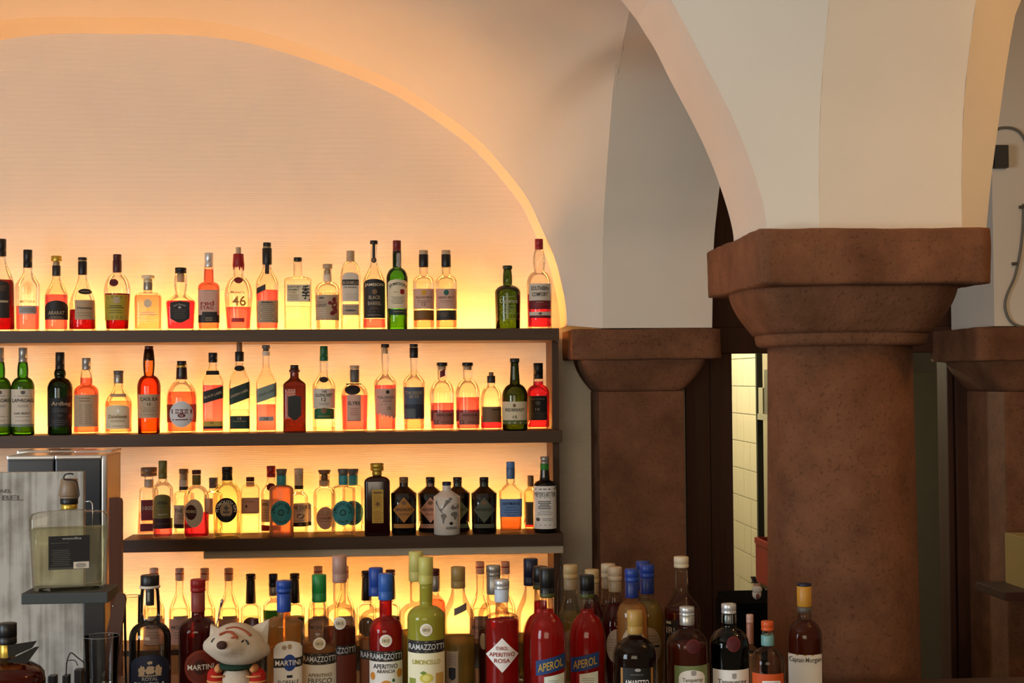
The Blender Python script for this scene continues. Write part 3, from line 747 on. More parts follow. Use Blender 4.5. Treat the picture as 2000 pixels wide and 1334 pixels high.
B('whiskey_bottle', 'bright green glass bottle with red cap and cream label', 776, 42, 546, 523, 17, [(470, 492, 16, 'r'), (492, 522, 17, (44, 30, 22), 'neck_sleeve', 15)], 'r', 'green', liq=('straw', 605), wb=40,
  labels=[('h', 758, 796, 547, 603, 'c', [('~', 'JAMESON', 777, 583, 76, 7, 'k', 27), ('#', 'p', 782, 790, 566, 576, 'R'), ('-', 777, 581, 26, 5, 'k', 3), ('-', 773, 571, 8, 1, 'B')]),
          ('r', 760, 795, 605, 616, 'g', [('-', 778, 609, 20, 1, 'b')]), ('r', 776, 783, 495, 516, 's', [], 'neck_strap', 0.0022), ('e', 774.5, 784, 512, 523, 's', [('#', 'e', 777, 782, 515, 520, 'B')], 'badge', 0.0018)])
for cx, dot, low, lab, tx in ((828, (206, 156, 40), (120, 78, 26), 'clear bottle with yellow dot on pale label and brown lower band', 'YELLOW SPOT'), (872, (30, 92, 80), (44, 44, 40), 'clear bottle with green dot on pale label and charcoal lower band', 'GREEN SPOT')):
    B('whiskey_bottle', lab, cx, 42, 552, 538, 17, [(489, 498, 17.5, 'b', 'cork'), (497, 522, 18.5, 'K')], 'r', liq=('peach', 622),
      labels=[('r', cx - 20, cx + 20, 565, 604, 'p', [('#', 'e', cx - 5, cx + 5, 567, 578, dot), (tx, cx, 582, 33, 4.5, 'B'), ('-', cx, 588, 26, 2, 'B'), ('12', cx, 595, 8, 6, 'd') if cx < 850 else ('-', cx, 594, 22, 2, 'b')]),
              ('r', cx - 19.5, cx + 19.5, 607, 626, low, [('-', cx - 6, 612, 20, 3, 'B')])])
B('whiskey_bottle', 'squat dark green bottle with stepped neck standing apart near the shelf end', 992, 50, 572, 557, 18, [(519, 526, 19, (42, 52, 30))], 'r', 'olive', wn=15, wb=48, bulge=0.8,
  labels=[('_', 0, 0, 0, 0, 0, [('Connemara', 994, 589, 34, 8, 's'), ('-', 993, 580, 30, 1, 'q'), ('-', 994, 598, 26, 5, 'q', 3.2), ('-', 992, 613, 46, 1, 'q'), ('-', 992, 623, 46, 1, 'q')])])
B('liqueur_bottle', 'bottle with curvy neck, red cap and white lettered label at the arch foot', 1054, 49, 556, 530, 19, [(467, 487, 16, 'R')], 'r', liq=('red', 575), wb=48, bulge=3.2, wn=16,
  labels=[('r', 1034, 1076, 555, 588, 'w', [('SOUTHERN', 1055, 564.5, 34, 8, 'k'), ('COMFORT', 1055, 576, 31, 8, 'k')]), ('r', 1034, 1076, 588, 605, 'r', [('-', 1055, 591, 14, 1, 'b'), ('#', 'd', 1040, 1072, 590, 602, (128, 30, 32))]),
          ('r', 1034, 1076, 610, 617, 'w', [('#', 'e', 1052, 1059, 611, 616, 'd')]), ('r', 1034, 1076, 617, 622, 'r')])

# ================================================================ MIDDLE SHELF
for cx, lab, small in ((-1, 'green bottle with silver cap and grey label cut off at the middle shelf end', ''), (44.5, 'green bottle with silver cap and grey label beside the black-capped green bottle', 'OAK SELECT')):
    B('whisky_bottle', lab, cx, 44, 758, 737, 20, [(679, 708, 16.5, 's')], 'r', 'green', ('olive', 745), row='M', bulge=1.2, wn=17,
      labels=[('r', cx - 21.3, cx + 21.3, 760, 833, 'w', [('#', 'p', cx - 4, cx + 4, 763, 770, 'd'), ('-', cx, 773, 32, 1, 'd'), ('LAPHROAIG', cx, 782, 39, 7, 'k'), ('-', cx, 791, 24, 2, 'd'), (small, cx - 1, 807, 31, 4, 'k'), ('-', cx, 813, 32, 2, 'd', 8), ('#', 'r', cx - 21.3, cx + 21.3, 828, 833, 'q')])])
B('whisky_bottle', 'very dark green bottle with bulged neck and black label with pale lettering', 117, 48, 760, 738, 19, [(688, 722, 17.5, 'K', 'cap', 17)], 'r', 'dgreen', row='M', bulge=2.4, wb=46, wn=17,
  labels=[('r', 94, 140, 777, 833, 'K', [('Ardbeg', 119, 789, 36, 10, 'b'), ('-', 117, 798, 30, 3, 'd'), ('TEN', 117, 811, 10, 4, 'd'), ('-', 117, 820, 34, 3, 'd', 4)])])
B('whisky_bottle', 'orange-filled bottle with grey cap and broad beige script label', 168.5, 48, 768, 752, 23, [(699, 722, 16.5, 's')], 'r', liq=('orange', 738), row='M', bulge=1.5, wn=17, wb=49,
  labels=[('r', 146, 190, 771, 833, 'b', [('-', 165, 777, 22, 2, 'B', 5, 1.6), ('-', 158, 790, 7, 10, 'B', 4), ('-', 172, 790, 14, 10, 'd', 4)])])
B('whisky_bottle', 'short wide bottle with grey cap and cream label under a small neck strip', 231.5, 52, 790, 752, 18, [(724, 731, 19, 'd'), (731, 749, 18, 's')], 's', liq=('peach', 783), row='M',
  labels=[('h', 208, 252, 791, 837, 'c', [('Dalwhinnie', 230, 813, 34, 7, 'B'), ('-', 230, 820, 32, 2, 'B'), ('-', 230, 831, 34, 1, 'B'), ('#', 'e', 228, 233, 798, 806, 'W')]), ('r', 216, 246, 769, 775, 'b', [], 'neck_label')])
B('whisky_bottle', 'tall amber glass bottle with bulged neck and cream rectangular label', 291, 45, 757, 733, 19, [(676, 683, 16.5, 'm'), (683, 704, 17, 'K')], 'r', 'amber', ('orange', 735), row='M', bulge=2.2, wb=42, wn=17,
  labels=[('r', 269.5, 312, 770, 816, 'b', [('CAOL ILA', 291, 779, 33, 7, 'k'), ('12', 291, 789, 7, 5, 'k'), ('-', 291, 796, 34, 3, 'B', 3.2), ('-', 291, 809, 32, 1, 'B')])])
B('whisky_bottle', 'wide round-shouldered bottle with ornate silver crest label', 355, 58, 782, 744, 21, [(705, 713, 18, 'K'), (713, 718, 16, 'y', 'cap_ring'), (718, 741, 22, (46, 22, 20), 'neck_sleeve', 19)], 'r', liq=('orange', 765), row='M', wb=56,
  labels=[('r', 327, 383, 790, 825, 'r', [], 'back_label', 0.0003), ('e', 332, 377, 783, 834, 'S', [('-', 355, 799, 38, 1, 'r', 3, 8), ('CHIVAS REGAL', 355, 803, 34, 5, 'W'), ('#', 'e', 347, 362, 807, 815, 'r'), ('12', 354.5, 811, 6, 4, 'W'), ('-', 355, 818, 36, 1, 'r', 3, 2)])])
def slant(cx, yl, yr, h, col, tx, tc):
    m = (yl + yr) / 2
    return ('s', cx - 19, cx + 19, m, m + h, col, [('/', tx, cx, m + h * 0.5, 34, 5, tc, (yl - yr) / 2), ], 'label', 0.0006, (yl - yr) / 2)
B('whisky_bottle', 'square bottle with slanted black label and gold lower band', 416, 40, 750, 712, 15, [(689, 708, 17, 'K')], 's', liq=('pink', 752), row='M', n=5, dr=0.9,
  labels=[slant(416.5, 765, 754, 23, 'K', 'BLACK LABEL', 'b'), ('r', 398, 434, 822, 832, 'y', [('12', 414, 825, 6, 4, 'k')]), ('r', 398, 434, 832, 837, 'K'), ('h', 403, 428, 724, 732, 'K', [], 'neck_label')])
B('whisky_bottle', 'nearly empty square bottle with slanted dark green label and pourer', 468, 40, 752, 708, 15, [(669, 690, 11, 'B', 'pourer'), (687, 706, 17, 'K')], 's', liq=('yellow', 800), row='M', n=5, dr=0.9,
  labels=[slant(468, 759, 745, 32, 'g', 'GREEN LABEL', 'b'), ('r', 450, 487, 812, 837, 'g', [('15', 468, 817, 7, 5, 'b'), ('-', 468, 822, 26, 1, 'b')]), ('e', 458, 478, 714, 725, 'K', [], 'neck_label')])
B('whisky_bottle', 'square bottle with slanted silver-green label and grey stopper', 520, 39, 752, 712, 13, [(674, 681, 15.5, 'd', 'stopper'), (681, 686, 10, 'd', 'stopper'), (687, 695, 15, 'w', 'glass_collar')], 's', liq=('pink', 790), row='M', n=5, dr=0.9,
  labels=[slant(521, 760, 747, 27, 'q', 'GOLD LABEL', 'd'), ('r', 506, 534, 813, 822, 's', [('18', 520, 817.5, 8, 4, 'k')])])
def studs(b):
    bm = bmesh.new()
    for r in range(14):
        for c in range(7):
            u = (c - 3 + (0.5 if r % 2 else 0)) * 5.2; y = 757 + r * 5.7
            if abs(u) > 19: continue
            p = b.surf(u * b.sc, b.z(y), 0.0002); bmesh.ops.create_icosphere(bm, subdivisions=1, radius=0.0022, matrix=Matrix.Translation(p))
    o = bm_obj('embossed_dots', bm, GLASSES['brown'](), b.root, True); o['kind'] = 'stuff'
B('whisky_bottle', 'copper brown embossed square bottle with flared neck and silver figure badge', 575.5, 44, 752, 736, 17, [(713, 720, 16, 'K'), (719, 723, 12, 'B', 'stopper'), (722, 727, 21, 'm', 'lip')], 's', 'brown', row='M', n=5, dr=0.8, extra=studs,
  labels=[('p', 562.5, 588, 772, 820, 'k', [('*', 575, 780, 9, 6, 's', 6), ('*', 575, 792, 11, 8, 's', 7), ('DEACON', 575, 807, 23, 5, 's'), ('-', 575, 813, 16, 1, 'd')], 'label', 0.0026)])
B('whisky_bottle', 'clear bottle with green cap, white label and green lower label', 633, 45, 755, 725, 16, [(676, 705, 16.5, 'G', 'cap', 15)], 's', liq=('yellow', 834), row='M', wb=44,
  labels=[('r', 613, 654, 759, 797, 'w', [('THE', 633, 764.5, 10, 5, 'k'), ('GLENLIVET', 633, 771.5, 34, 6, 'k'), ('12', 632.5, 780, 9, 7, 'k'), ('-', 633, 787, 20, 2, 'd')]), ('h', 614.5, 652.5, 797, 818, 'G', [('#', 'e', 627, 639, 796, 807, 'B'), ('-', 633, 812, 24, 1, 'y')]), ('e', 624.5, 641.5, 736, 747, 'k', [], 'seal')])
B('whisky_bottle', 'bell-shaped pink-filled bottle with round black hang tag and narrow label', 693, 53, 775, 748, 17, [(714, 721, 18.5, 'b', 'cork'), (722, 747, 18, 'd', 'neck_label')], 'r', liq=('pink', 772), row='M', wb=50,
  labels=[('r', 678, 705, 771, 822, 'p', [('SLYRS', 691.5, 787, 23, 7, 'k'), ('-', 692, 797, 16, 4, 'R', 4), ('-', 691, 820, 26, 1, 'r')]), ('e', 674, 704, 752, 771, 'K', [('/', 'S', 691, 761, 8, 5, 'a', 2)], 'hang_tag', 0.002), ('r', 676, 706, 749, 751, 'K', [], 'string', 0.002)])
B('whisky_bottle', 'pale bottle with long tapered neck and ragged-edged beige label', 753, 44, 748, 724, 13, [(672, 679, 16, 'K'), (679, 691, 11, 'b', 'stopper')], 's', liq=('pink', 752), row='M', wb=40, wn=16,
  labels=[('m', 733.5, 773, 759, 817, 'p', [('TALISKER', 754, 776, 34, 5, 'd'), ('#', 'e', 754, 761, 762, 769, 'k'), ('-', 757, 781, 20, 2, 'r'), ('10', 760, 797, 7, 7, 'B'), ('-', 754, 789, 34, 1, 'd')])])
B('whisky_bottle', 'tapered-neck bottle with slate blue mountain landscape label', 809, 43, 748, 724, 13, [(672, 678, 16, 'K'), (679, 699, 16.5, 'K')], 's', liq=('peach', 815), row='M', wb=40, wn=15,
  labels=[('r', 789.5, 828.5, 756, 818, 'i', [('TALISKER', 809, 767, 33, 6, 'b'), ('SKYE', 809, 774.5, 19, 6, 'b'), ('#', 'j', 790, 828, 788, 817, (44, 50, 62)), ('#', 'j', 790, 812, 797, 817, (92, 96, 100)), ('-', 809, 816, 39, 1, 'B')])])
for cx, lv, lab in ((864, 787, 'round-shouldered bottle with black stopper and a dangling red tag'), (914, 776, 'round-shouldered bottle with black stopper, pink spirit above a maroon band')):
    B('whisky_bottle', lab, cx, 48, 770, 742, 17, [(708, 715, 21, 'K'), (715, 723, 15, 'b', 'stopper')], 'r', liq=('pink', lv), row='M', wb=46, wn=19,
      labels=[('r', cx - 23, cx + 23, 801, 823, 'w', [], 'back_label', 0.0003), ('r', cx - 17, cx + 22.5, 805, 829, (166, 104, 88), [('ABERLOUR', cx + 4, 810, 30, 5, 'm'), ('-', cx + 3, 815, 34, 2, 'm'), ('12', cx - 11, 823.5, 8, 7, 'm'), ('-', cx + 8, 822, 20, 2, 'm')], 'label', 0.001)]
      + ([('s', cx - 4, cx + 6, 723, 736, 'r', [], 'hang_tag', 0.003, 2)] if cx < 900 else []))
B('whisky_bottle', 'small round bottle with rough dark cork and brown label', 960, 43, 785, 752, 15, [(727, 735, 9, 'B', 'cork'), (734, 748, 16, (46, 38, 28), 'cork_cap')], 'r', liq=('red', 812), row='M',
  labels=[('r', 942, 979, 794, 824, 'B', [('-', 968, 799, 14, 1, 'k', 2, 2)])])
B('whiskey_bottle', 'green bottle with long neck and cream bird label', 1006, 50, 775, 750, 20, [(700, 708, 18.5, 'k')], 'r', 'olive', ('straw', 712), row='M', Y=4.745, wb=49, wn=15,
  labels=[('r', 982, 1030, 784, 820, 'c', [('#', 'e', 1002, 1008, 788, 795, 'B'), ('REDBREAST', 1006, 800, 37, 6, 'k'), ('15', 1006, 814, 8, 6, 'k')]), ('r', 982, 1030, 820, 828, (92, 100, 52), [('-', 1006, 824, 46, 1, 'c', 2, 2)])])
B('whiskey_bottle', 'glowing red bottle with black cap and black label beside the side panel', 1052, 47, 770, 752, 20, [(709, 740, 18.5, 'K')], 'r', liq=('red', 745), row='M', Y=4.83, wb=45,
  labels=[('r', 1032, 1069, 773, 820, 'K', [('-', 1051, 778, 26, 1, 'd', 2, 2), ('#', 'e', 1046, 1056, 783, 791, 'd'), ('10', 1050, 799, 8, 5, 's'), ('-', 1051, 805, 30, 4, 'd', 3.4)])])

# ================================================================ THIRD SHELF
B('tequila_bottle', 'tall tapering square bottle with wide brown metal cap and maroon label', 291, 36, 958, 952, 17, [(913, 930, 31, 'B'), (937, 952, 18, 'b', 'neck_label')], 'q', liq=('peach', 1000), row='Lb', n=5, dr=0.8, wb=44,
  labels=[('r', 276, 300, 975, 1015, 'r', [('1800', 289, 991, 20, 8, 'b')]), ('r', 274, 302, 1021, 1036, 'r', [])])
B('tequila_bottle', 'clear bottle with olive capsule, arched olive label and maroon band', 318, 40, 956, 936, 16, [(900, 935, 16.5, 'e')], 's', liq=('pink', 1028), row='L', wb=37,
  labels=[('a', 301, 333, 964, 1011, 'e', [('-', 317, 978, 20, 2, 'k', 3.4, 1.8), ('-', 317, 988, 14, 1, 'k'), ('#', 'e', 310, 318, 994, 1000, 'B'), ('-', 318, 1003, 18, 1, 'c')]), ('r', 299, 337, 1011, 1031, (52, 18, 20), [('-', 318, 1021, 26, 1, 'B')])])
B('gin_bottle', 'gin bottle with black and white banded neck label behind the round-label bottle', 359, 40, 965, 957, 17, [(916, 925, 18, 'B', 'cork'), (925, 937, 14, 'b', 'stopper'), (937, 950, 17.5, 'w', 'neck_label'), (950, 957, 17.5, 'K', 'neck_label')], 's', liq=('yellow', 1000), row='Lb', Y=4.86,
  labels=[('r', 340, 378, 985, 1022, 'w', [('THE', 349, 996, 16, 7, 'k'), ('-', 354, 1003, 14, 4, 'd')]), ('r', 340, 378, 1022, 1030, 'k')])
B('grappa_bottle', 'round bottle with large pale oval label around a maroon disc', 384, 49, 974, 948, 16, [(918, 926, 17.5, 'm', 'stopper'), (928, 947, 16.5, 'e', 'neck_label')], 'r', liq=('red', 1002), row='L', Y=4.735,
  labels=[('e', 361, 397, 973, 1028, 'w', [('#', 'e', 363, 384, 984, 1013, 'm'), ('NONINO', 373, 997, 19, 6, 'c'), ('-', 373, 1003, 12, 1, 'B')])])
B('gin_bottle', 'small bottle with dark grey cap half hidden behind the yellow-green bottle', 417, 36, 968, 955, 15, [(933, 953, 17, 'd')], 's', liq=('yellow', 1000), row='Lb', Y=4.87,
  labels=[('r', 400, 416, 972, 1003, 'p', [])])
B('gin_bottle', 'pale yellow-green round bottle with black ring label around a ship', 444, 56, 975, 942, 20, [(912, 925, 20, 'K'), (925, 938, 21, 'K', 'neck_sleeve', 18)], 'r', 'pale', ('yellow', 1000), row='L', wb=53,
  labels=[('e', 421, 463, 970, 1018, 'K', [('#', 'e', 430, 454, 979, 1009, 'b'), ('#', 'r', 432, 452, 1005, 1012, 'K'), ('#', 'd', 437, 447, 984, 996, 'd'), ('#', 'r', 436, 448, 996, 1000, 'd'), ('~', 'PLYMOUTH GIN', 442, 995, 200, 5.5, 'W', 17.5)])])
B('gin_bottle', 'square clear bottle with low reddish cap and wide beige label', 489, 36, 958, 945, 15, [(932, 940, 16, 'm'), (942, 950, 16, 'p', 'neck_label')], 'q', liq=('yellow', 1005), row='Lb', Y=4.84, n=5, dr=0.8,
  labels=[('r', 472, 506, 971, 1002, 'p', [('-', 488, 979, 18, 1, 'r'), ('#', 'd', 479, 484, 984, 991, 'k'), ('-', 488, 999, 28, 1, 'B')])])
B('liqueur_bottle', 'bottle with tall red cap, maroon seal and red foot band behind the pink bottle', 530, 40, 965, 936, 15, [(910, 932, 17, 'R')], 's', liq=('yellow', 1010), row='Lb', Y=4.865,
  labels=[('r', 511, 548, 974, 1018, 'b', [('-', 518, 981, 12, 2, 'k', 3, 1.6), ('-', 518, 994, 10, 4, 'B', 5)]), ('r', 511, 548, 1024, 1035, 'R', []), ('e', 521, 538, 943, 958, 'r', [], 'seal')])
def malfy(lab, cx, gl, liq, row, Y, w):
    B('gin_bottle', lab, cx, w, 957, 947, 17, [(916, 928, 18, 'd', 'cork', 22), (928, 947, 18.5, 't', 'neck_label')], 'r', gl, liq, row=row, Y=Y, n=2.6, wb=w,
      labels=[('e', cx - 21, cx + 20, 976, 1024, 't', [('#', 'e', cx - 7, cx + 5, 993, 1005, 'g'), ('#', 'e', cx - 5, cx + 3, 995, 1003, 't'), ('~', 'MALFY GIN', cx - 1, 1000, 150, 5, 'g', 17), ('GIN', cx - 15, 999, 8, 3, 'g'), ('GIN', cx + 13, 999, 8, 3, 'g'), ('~', 'ITALIA', cx - 1, 1000, -70, 4, 'g', 17)])])
malfy('salmon pink frosted bottle with turquoise disc label', 550, 'pink', None, 'L', None, 47)
B('gin_bottle', 'clear bottle with white lettered neck and white label with black foot', 584, 36, 972, 957, 17, [(915, 925, 18, 'w', 'cap'), (925, 948, 17, 'w', 'neck_label'), (948, 955, 17.5, 'K', 'neck_label')], 's', liq=('yellow', 1010), row='Lb', Y=4.86,
  labels=[('h', 567, 608, 981, 1019, 'w', [('THE DUKE', 587, 990, 38, 8, 'k'), ('-', 588, 996, 20, 1, 'd'), ('*', 587, 1007, 10, 6, 'd', 8), ('-', 587, 1015, 26, 1, 'd')]), ('r', 567, 608, 1019, 1027, 'K', [('GIN', 587, 1023, 8, 4, 'b')])])
B('gin_bottle', 'clear bottle with wide cork and round brown line-drawn label', 634, 44, 968, 951, 20, [(918, 926, 20, 'B', 'cork', 25), (926, 938, 13, 'B', 'stopper'), (938, 949, 20.5, 'b', 'neck_label')], 'q', liq=('yellow', 990), row='Lb', Y=4.86,
  labels=[('e', 618, 653, 988, 1032, 'p', [('CANAIMA', 636, 1010, 28, 6, 'B'), ('-', 636, 1003, 30, 1, 'B'), ('-', 636, 1016, 30, 1, 'B'), ('#', 'd', 626, 634, 994, 1002, 'b'), ('#', 'd', 636, 645, 996, 1002, 'b')])])
malfy('clear bottle with turquoise disc label in front of its twin', 671, 'clear', ('yellow', 1020), 'L', 4.74, 47)
malfy('clear bottle with turquoise disc label half hidden by its twin', 690, 'clear', ('yellow', 1012), 'Lb', 4.87, 42)
B('liqueur_bottle', 'dark maroon square bottle with gold cap and gold ornate label', 737, 50, 941, 930, 17, [(905, 919, 26, 'y'), (919, 928, 19, 'y', 'neck_sleeve')], 'q', 'maroon', row='L', Y=4.75, n=6, dr=0.7,
  labels=[('r', 727, 749, 955, 1020, 'y', [('-', 738, 959, 17, 1, 'B', 3, 4), ('-', 738, 966, 17, 10, 'a', 2.6, 1.2), ('#', 'd', 733, 743, 978, 988, 'k'), ('-', 738, 996, 17, 6, 'a', 3, 1.3), ('-', 738, 1013, 17, 2, 'a', 3.4, 1.4)])])
def hend(lab, cx, cap, band, dia, row, Y, sub, tw=44):
    B('gin_bottle', lab, cx, 50, 963, 950, 17, [(932, 943, 17.5, cap), (943, 951, 17, band, 'neck_sleeve')], 'l', 'black', row=row, Y=Y, n=2.6, wb=48,
      labels=[('d', cx - 21, cx + 21, 969, 1019, dia, [('#', 'e', cx - 5, cx + 5, 976, 984, 'B'), ('HENDRICK\'S', cx, 993, 33, 6, 'k'), (sub, cx, 1002, 20, 4.5, 'B')]), ('r', cx - 20, cx + 20, 1021, 1029, dia, [('-', cx, 1024, 26, 1, 'B')])])
hend('black apothecary bottle with brown cap and amber diamond label', 789, 'B', 'B', (176, 118, 50), 'L', 4.765, 'OASIUM')
hend('black apothecary bottle with pink diamond label behind the white map bottle', 841, 'K', 'p', (196, 148, 128), 'Lb', 4.84, 'Flora')
hend('black apothecary bottle with mint green diamond label behind the white map bottle', 894, 'k', (104, 148, 112), (110, 132, 104), 'Lb', 4.84, '')
hend('black apothecary bottle with dull grey-green diamond label', 946, 'K', (86, 104, 88), (84, 88, 70), 'L', 4.765, '')
def worldmap(b):
    for pts in ([(851, 981), (853, 976), (862, 974), (872, 975), (878, 974), (880, 978), (874, 983), (870, 988), (866, 991), (863, 996), (866, 1000), (862, 999), (858, 994), (855, 987)],
                [(864, 1001), (870, 1001), (873, 1006), (869, 1012), (867, 1020), (865, 1021), (864, 1012), (861, 1005)], [(881, 1000), (888, 997), (893, 1000), (894, 1006), (890, 1013), (888, 1014), (886, 1007), (881, 1005)],
                [(880, 990), (884, 984), (890, 982), (895, 984), (896, 990), (890, 993), (884, 994)], [(877, 970), (884, 971), (882, 975), (878, 976)]):
        b.poly(pts, (128, 120, 112), 'map_print', 0.0007)
    b.patch('d', 877, 886, 1016, 1024, 'k', 'emblem', off=0.0008)
    b.text('NORDES', 882, 1029, 20, 5, 'k', b.root)
B('gin_bottle', 'white ceramic bottle printed with a grey world map', 873, 52, 970, 957, 17, [(941, 948, 17.5, 'n'), (948, 957, 16, 'n')], 'l', 'white', row='L', Y=4.73, wb=51, extra=worldmap)
B('gin_bottle', 'clear bottle with powder blue capsule and powder blue label', 998, 46, 960, 944, 17, [(902, 914, 16.5, 'u'), (914, 935, 16, 'u')], 'l', liq=('tan', 985), row='L', Y=4.75, n=3.5, dr=0.8, wb=42,
  labels=[('r', 977, 1020, 973, 1008, 'u', [('HAYMAN\'S', 999, 982, 33, 6, 'n'), ('-', 999, 989, 28, 4, 'n', 5)]), ('_', 0, 0, 0, 0, 0, [('DISTILLERS', 998, 1018, 28, 6, 'B')])])
B('gin_bottle', 'small yellowish bottle with cork and grey label behind the bitter bottle', 1037, 28, 962, 950, 11, [(929, 950, 12, 'B', 'cork')], 's', 'pale', ('red', 1014), row='Lb', Y=4.87,
  labels=[('r', 1026, 1042, 979, 1024, 'd', [('-', 1034, 984, 12, 9, 'k', 4)])])
B('bitter_bottle', 'near-black bottle with bright green neck band and white text label', 1064.5, 45, 950, 938, 20, [(892, 906, 17.5, 's'), (905, 918, 17, (40, 130, 40), 'neck_band')], 'r', 'black', row='L', Y=4.755, wn=15,
  labels=[('r', 1043.5, 1087, 948, 1031, 'W', [('-', 1065, 953, 38, 1, 'k', 2, 1.6), ("MEYER'S-BITTER", 1065, 964, 41, 9, 'K'), ('-', 1065, 970, 40, 1, 'k'), ('-', 1064, 977, 26, 5, 'k', 3.4, 1.5), ('-', 1065, 996, 30, 3, 'd', 3.4), ('#', 'e', 1047, 1055, 1009, 1016, 'd'), ('-', 1070, 1011, 22, 2, 'd'), ('-', 1065, 1023, 38, 1, 'k')])])

# ================================================================ LOWEST SHELF (behind the counter)
def syrup(cx, lab, capcol='w', top=1110):
    B('syrup_bottle', lab, cx, 42, 1196, 1150, 15, [(top, top + 9, 17, capcol), (top + 9, top + 11, 17.3, 'R', 'cap_ring'), (top + 11, top + 24, 17, capcol, 'neck_label')], 's', liq=('yellow', 1190), row='P', wb=42, wn=15, group='syrup bottles in a row on the lowest shelf',
      labels=[('r', cx - 20, cx + 20, 1206, 1256, 'p', [('MONIN', cx, 1222, 32, 7, 'd'), ('-', cx, 1232, 24, 3, 'B', 5)]), ('h', cx - 12, cx + 16, 1200, 1207, 'b', [], 'crest')])
for cx, lab in ((301, 'syrup bottle with pinkish cap directly behind the stout navy-label bottle'), (351, 'syrup bottle between the navy-label bottle and the red vermouth cap'),
                (400, 'syrup bottle directly behind the red vermouth cap'), (447, 'syrup bottle above the plush fox, beside a long black neck sleeve'), (622, 'syrup bottle directly behind the bright green screw cap'),
                (673, 'syrup bottle directly behind the dusty pink screw cap'), (938.5, 'syrup bottle between the dull gold cap and the silver grey cap'), (988, 'syrup bottle showing just behind the white cap and the silver grey cap')):
    syrup(cx, lab, 'p', 1097 if cx > 900 else 1106 if cx > 600 else 1110)
def sleeve(cx, lab, top, liqc='yellow', capc='K'):
    B('liqueur_bottle', lab, cx, 40, 1192, 1178, 17, [(top, top + 11, 18.5, capc), (top + 11, top + 57, 20, 'K', 'neck_sleeve', 16)], 'r', liq=(liqc, 1205), row='P', wn=15,
      labels=[('e', cx - 16, cx + 16, 1202, 1240, 'B', [])])
sleeve(490, 'bottle with long black neck sleeve beside the syrup bottles', 1121)
sleeve(576, 'bottle with long black neck sleeve next to the blue-capped one', 1120, 'moss')
sleeve(716, 'bottle with black neck sleeve behind the blue screw caps', 1115)
sleeve(763, 'bottle with maroon-topped black sleeve behind the red orange-label bottle', 1113, 'cola', 'm')
B('liqueur_bottle', 'bottle with navy cap, silver neck and bright green label on lowest shelf', 534, 40, 1184, 1166, 15, [(1121, 1146, 17, 'n'), (1146, 1163, 17, 's', 'neck_label')], 's', liq=('yellow', 1200), row='P',
  labels=[('r', 515, 553, 1189, 1206, (60, 140, 30)), ('r', 515, 553, 1206, 1250, 'q')])
B('liqueur_bottle', 'bottle with maroon and silver cap behind the lemon yellow bottles', 851, 40, 1180, 1158, 15, [(1111, 1124, 17, 'm'), (1124, 1155, 17.5, 's', 'neck_label')], 's', liq=('orange', 1172), row='P')

# ================================================================ ON THE COUNTER
def F_(*a, **k):
    return B(*a, row='F', **k)
F_('whisky_bottle', 'stout clear bottle with black stopper and navy crest label', 293, 80, 1246, 1216, 39, [(1123, 1143, 36, 'K', 'stopper'), (1143, 1148, 40, 'w', 'glass_lip'), (1148, 1182, 16, 'K', 'stopper_plug')], 'r', 'thick', liq=('clear', 1230), Y=2.92, wn=33, bulge=1.5,
   labels=[('a', 257, 329, 1272, 1390, 'n', [('*', 293, 1301, 11, 11, 'b', 1), ('*', 277, 1303, 8, 12, 'b', 2), ('*', 309, 1303, 8, 12, 'b', 3), ('*', 293, 1287, 6, 4, 'b', 4), ('-', 293, 1311, 44, 1, 'b', 2, 2), ('ROYAL', 293, 1318, 30, 7, 's'), ('BRACKLA', 293, 1329, 58, 9, 'S')])])
F_('vermouth_bottle', 'dark red vermouth bottle with red cap behind the plush fox', 387, 76, 1232, 1206, 26, [(1131, 1155, 29, 'R'), (1156, 1194, 26.5, (140, 60, 52), 'neck_label')], 'r', liq=('wine', 1192), Y=3.02, wn=24,
   labels=[('e', 361, 424, 1263, 1330, (132, 46, 26), [('#', 'e', 366, 419, 1268, 1325, (112, 36, 22)), ('#', 'e', 378, 404, 1281, 1311, (60, 14, 14)), ('MARTINI', 392, 1296, 50, 10, 'W')])])
F_('aperitif_bottle', 'orange-filled square bottle with blue screw cap and white arched label', 555, 70, 1220, 1204, 26, [(1134, 1156, 30, 'N'), (1158, 1194, 27.5, 'N', 'neck_sleeve')], 'r', liq=('gold', 1196), Y=2.95, n=3,
   labels=[('a', 535, 590, 1246, 1390, 'W', [('#', 'e', 551, 560, 1254, 1263, 'b'), ('#', 'e', 562, 570, 1252, 1262, 'b'), ('#', 'e', 553, 578, 1272, 1304, 'N'), ('#', 'r', 535, 590, 1279, 1297, 'k'), ('MARTINI', 562, 1288, 48, 10, 'W'), ('#', 'r', 560, 571, 1312, 1317, 'n'), ('FLOREALE', 563, 1326, 40, 9, 'd')])])
def rama(lab, cx, w, Y, cap, ct, cb, sh, nk, liq, gl='clear', badge=1250, b0=None, b1=None, paper=(222, 216, 202), texts=(), nw=25, **k):
    L = [('e', cx - 12, cx + 12, badge - 12, badge + 12, 'W', [('#', 'e', cx - 9, cx + 9, badge - 9, badge + 9, 'c'), ('1815', cx, badge, 13, 6, 'd')], 'badge')]
    if b0:
        e = w / 2 - 1.5
        L += [('r', cx - e, cx + e, b0, b1, 'k', [('RAMAZZOTTI', cx, (b0 + b1) / 2, w - 6, 11, 'S'), ('-', cx, b0 + 2, w - 5, 1, 'b'), ('-', cx, b1 - 3, w - 5, 1, 'b')]), ('r', cx - e, cx + e, b1, 1385, paper, list(texts))]
    F_('aperitif_bottle', lab, cx, w, sh, nk, nw, [(ct, cb, nw + 3, cap)], 'r', gl, liq, Y=Y, labels=L, **k)
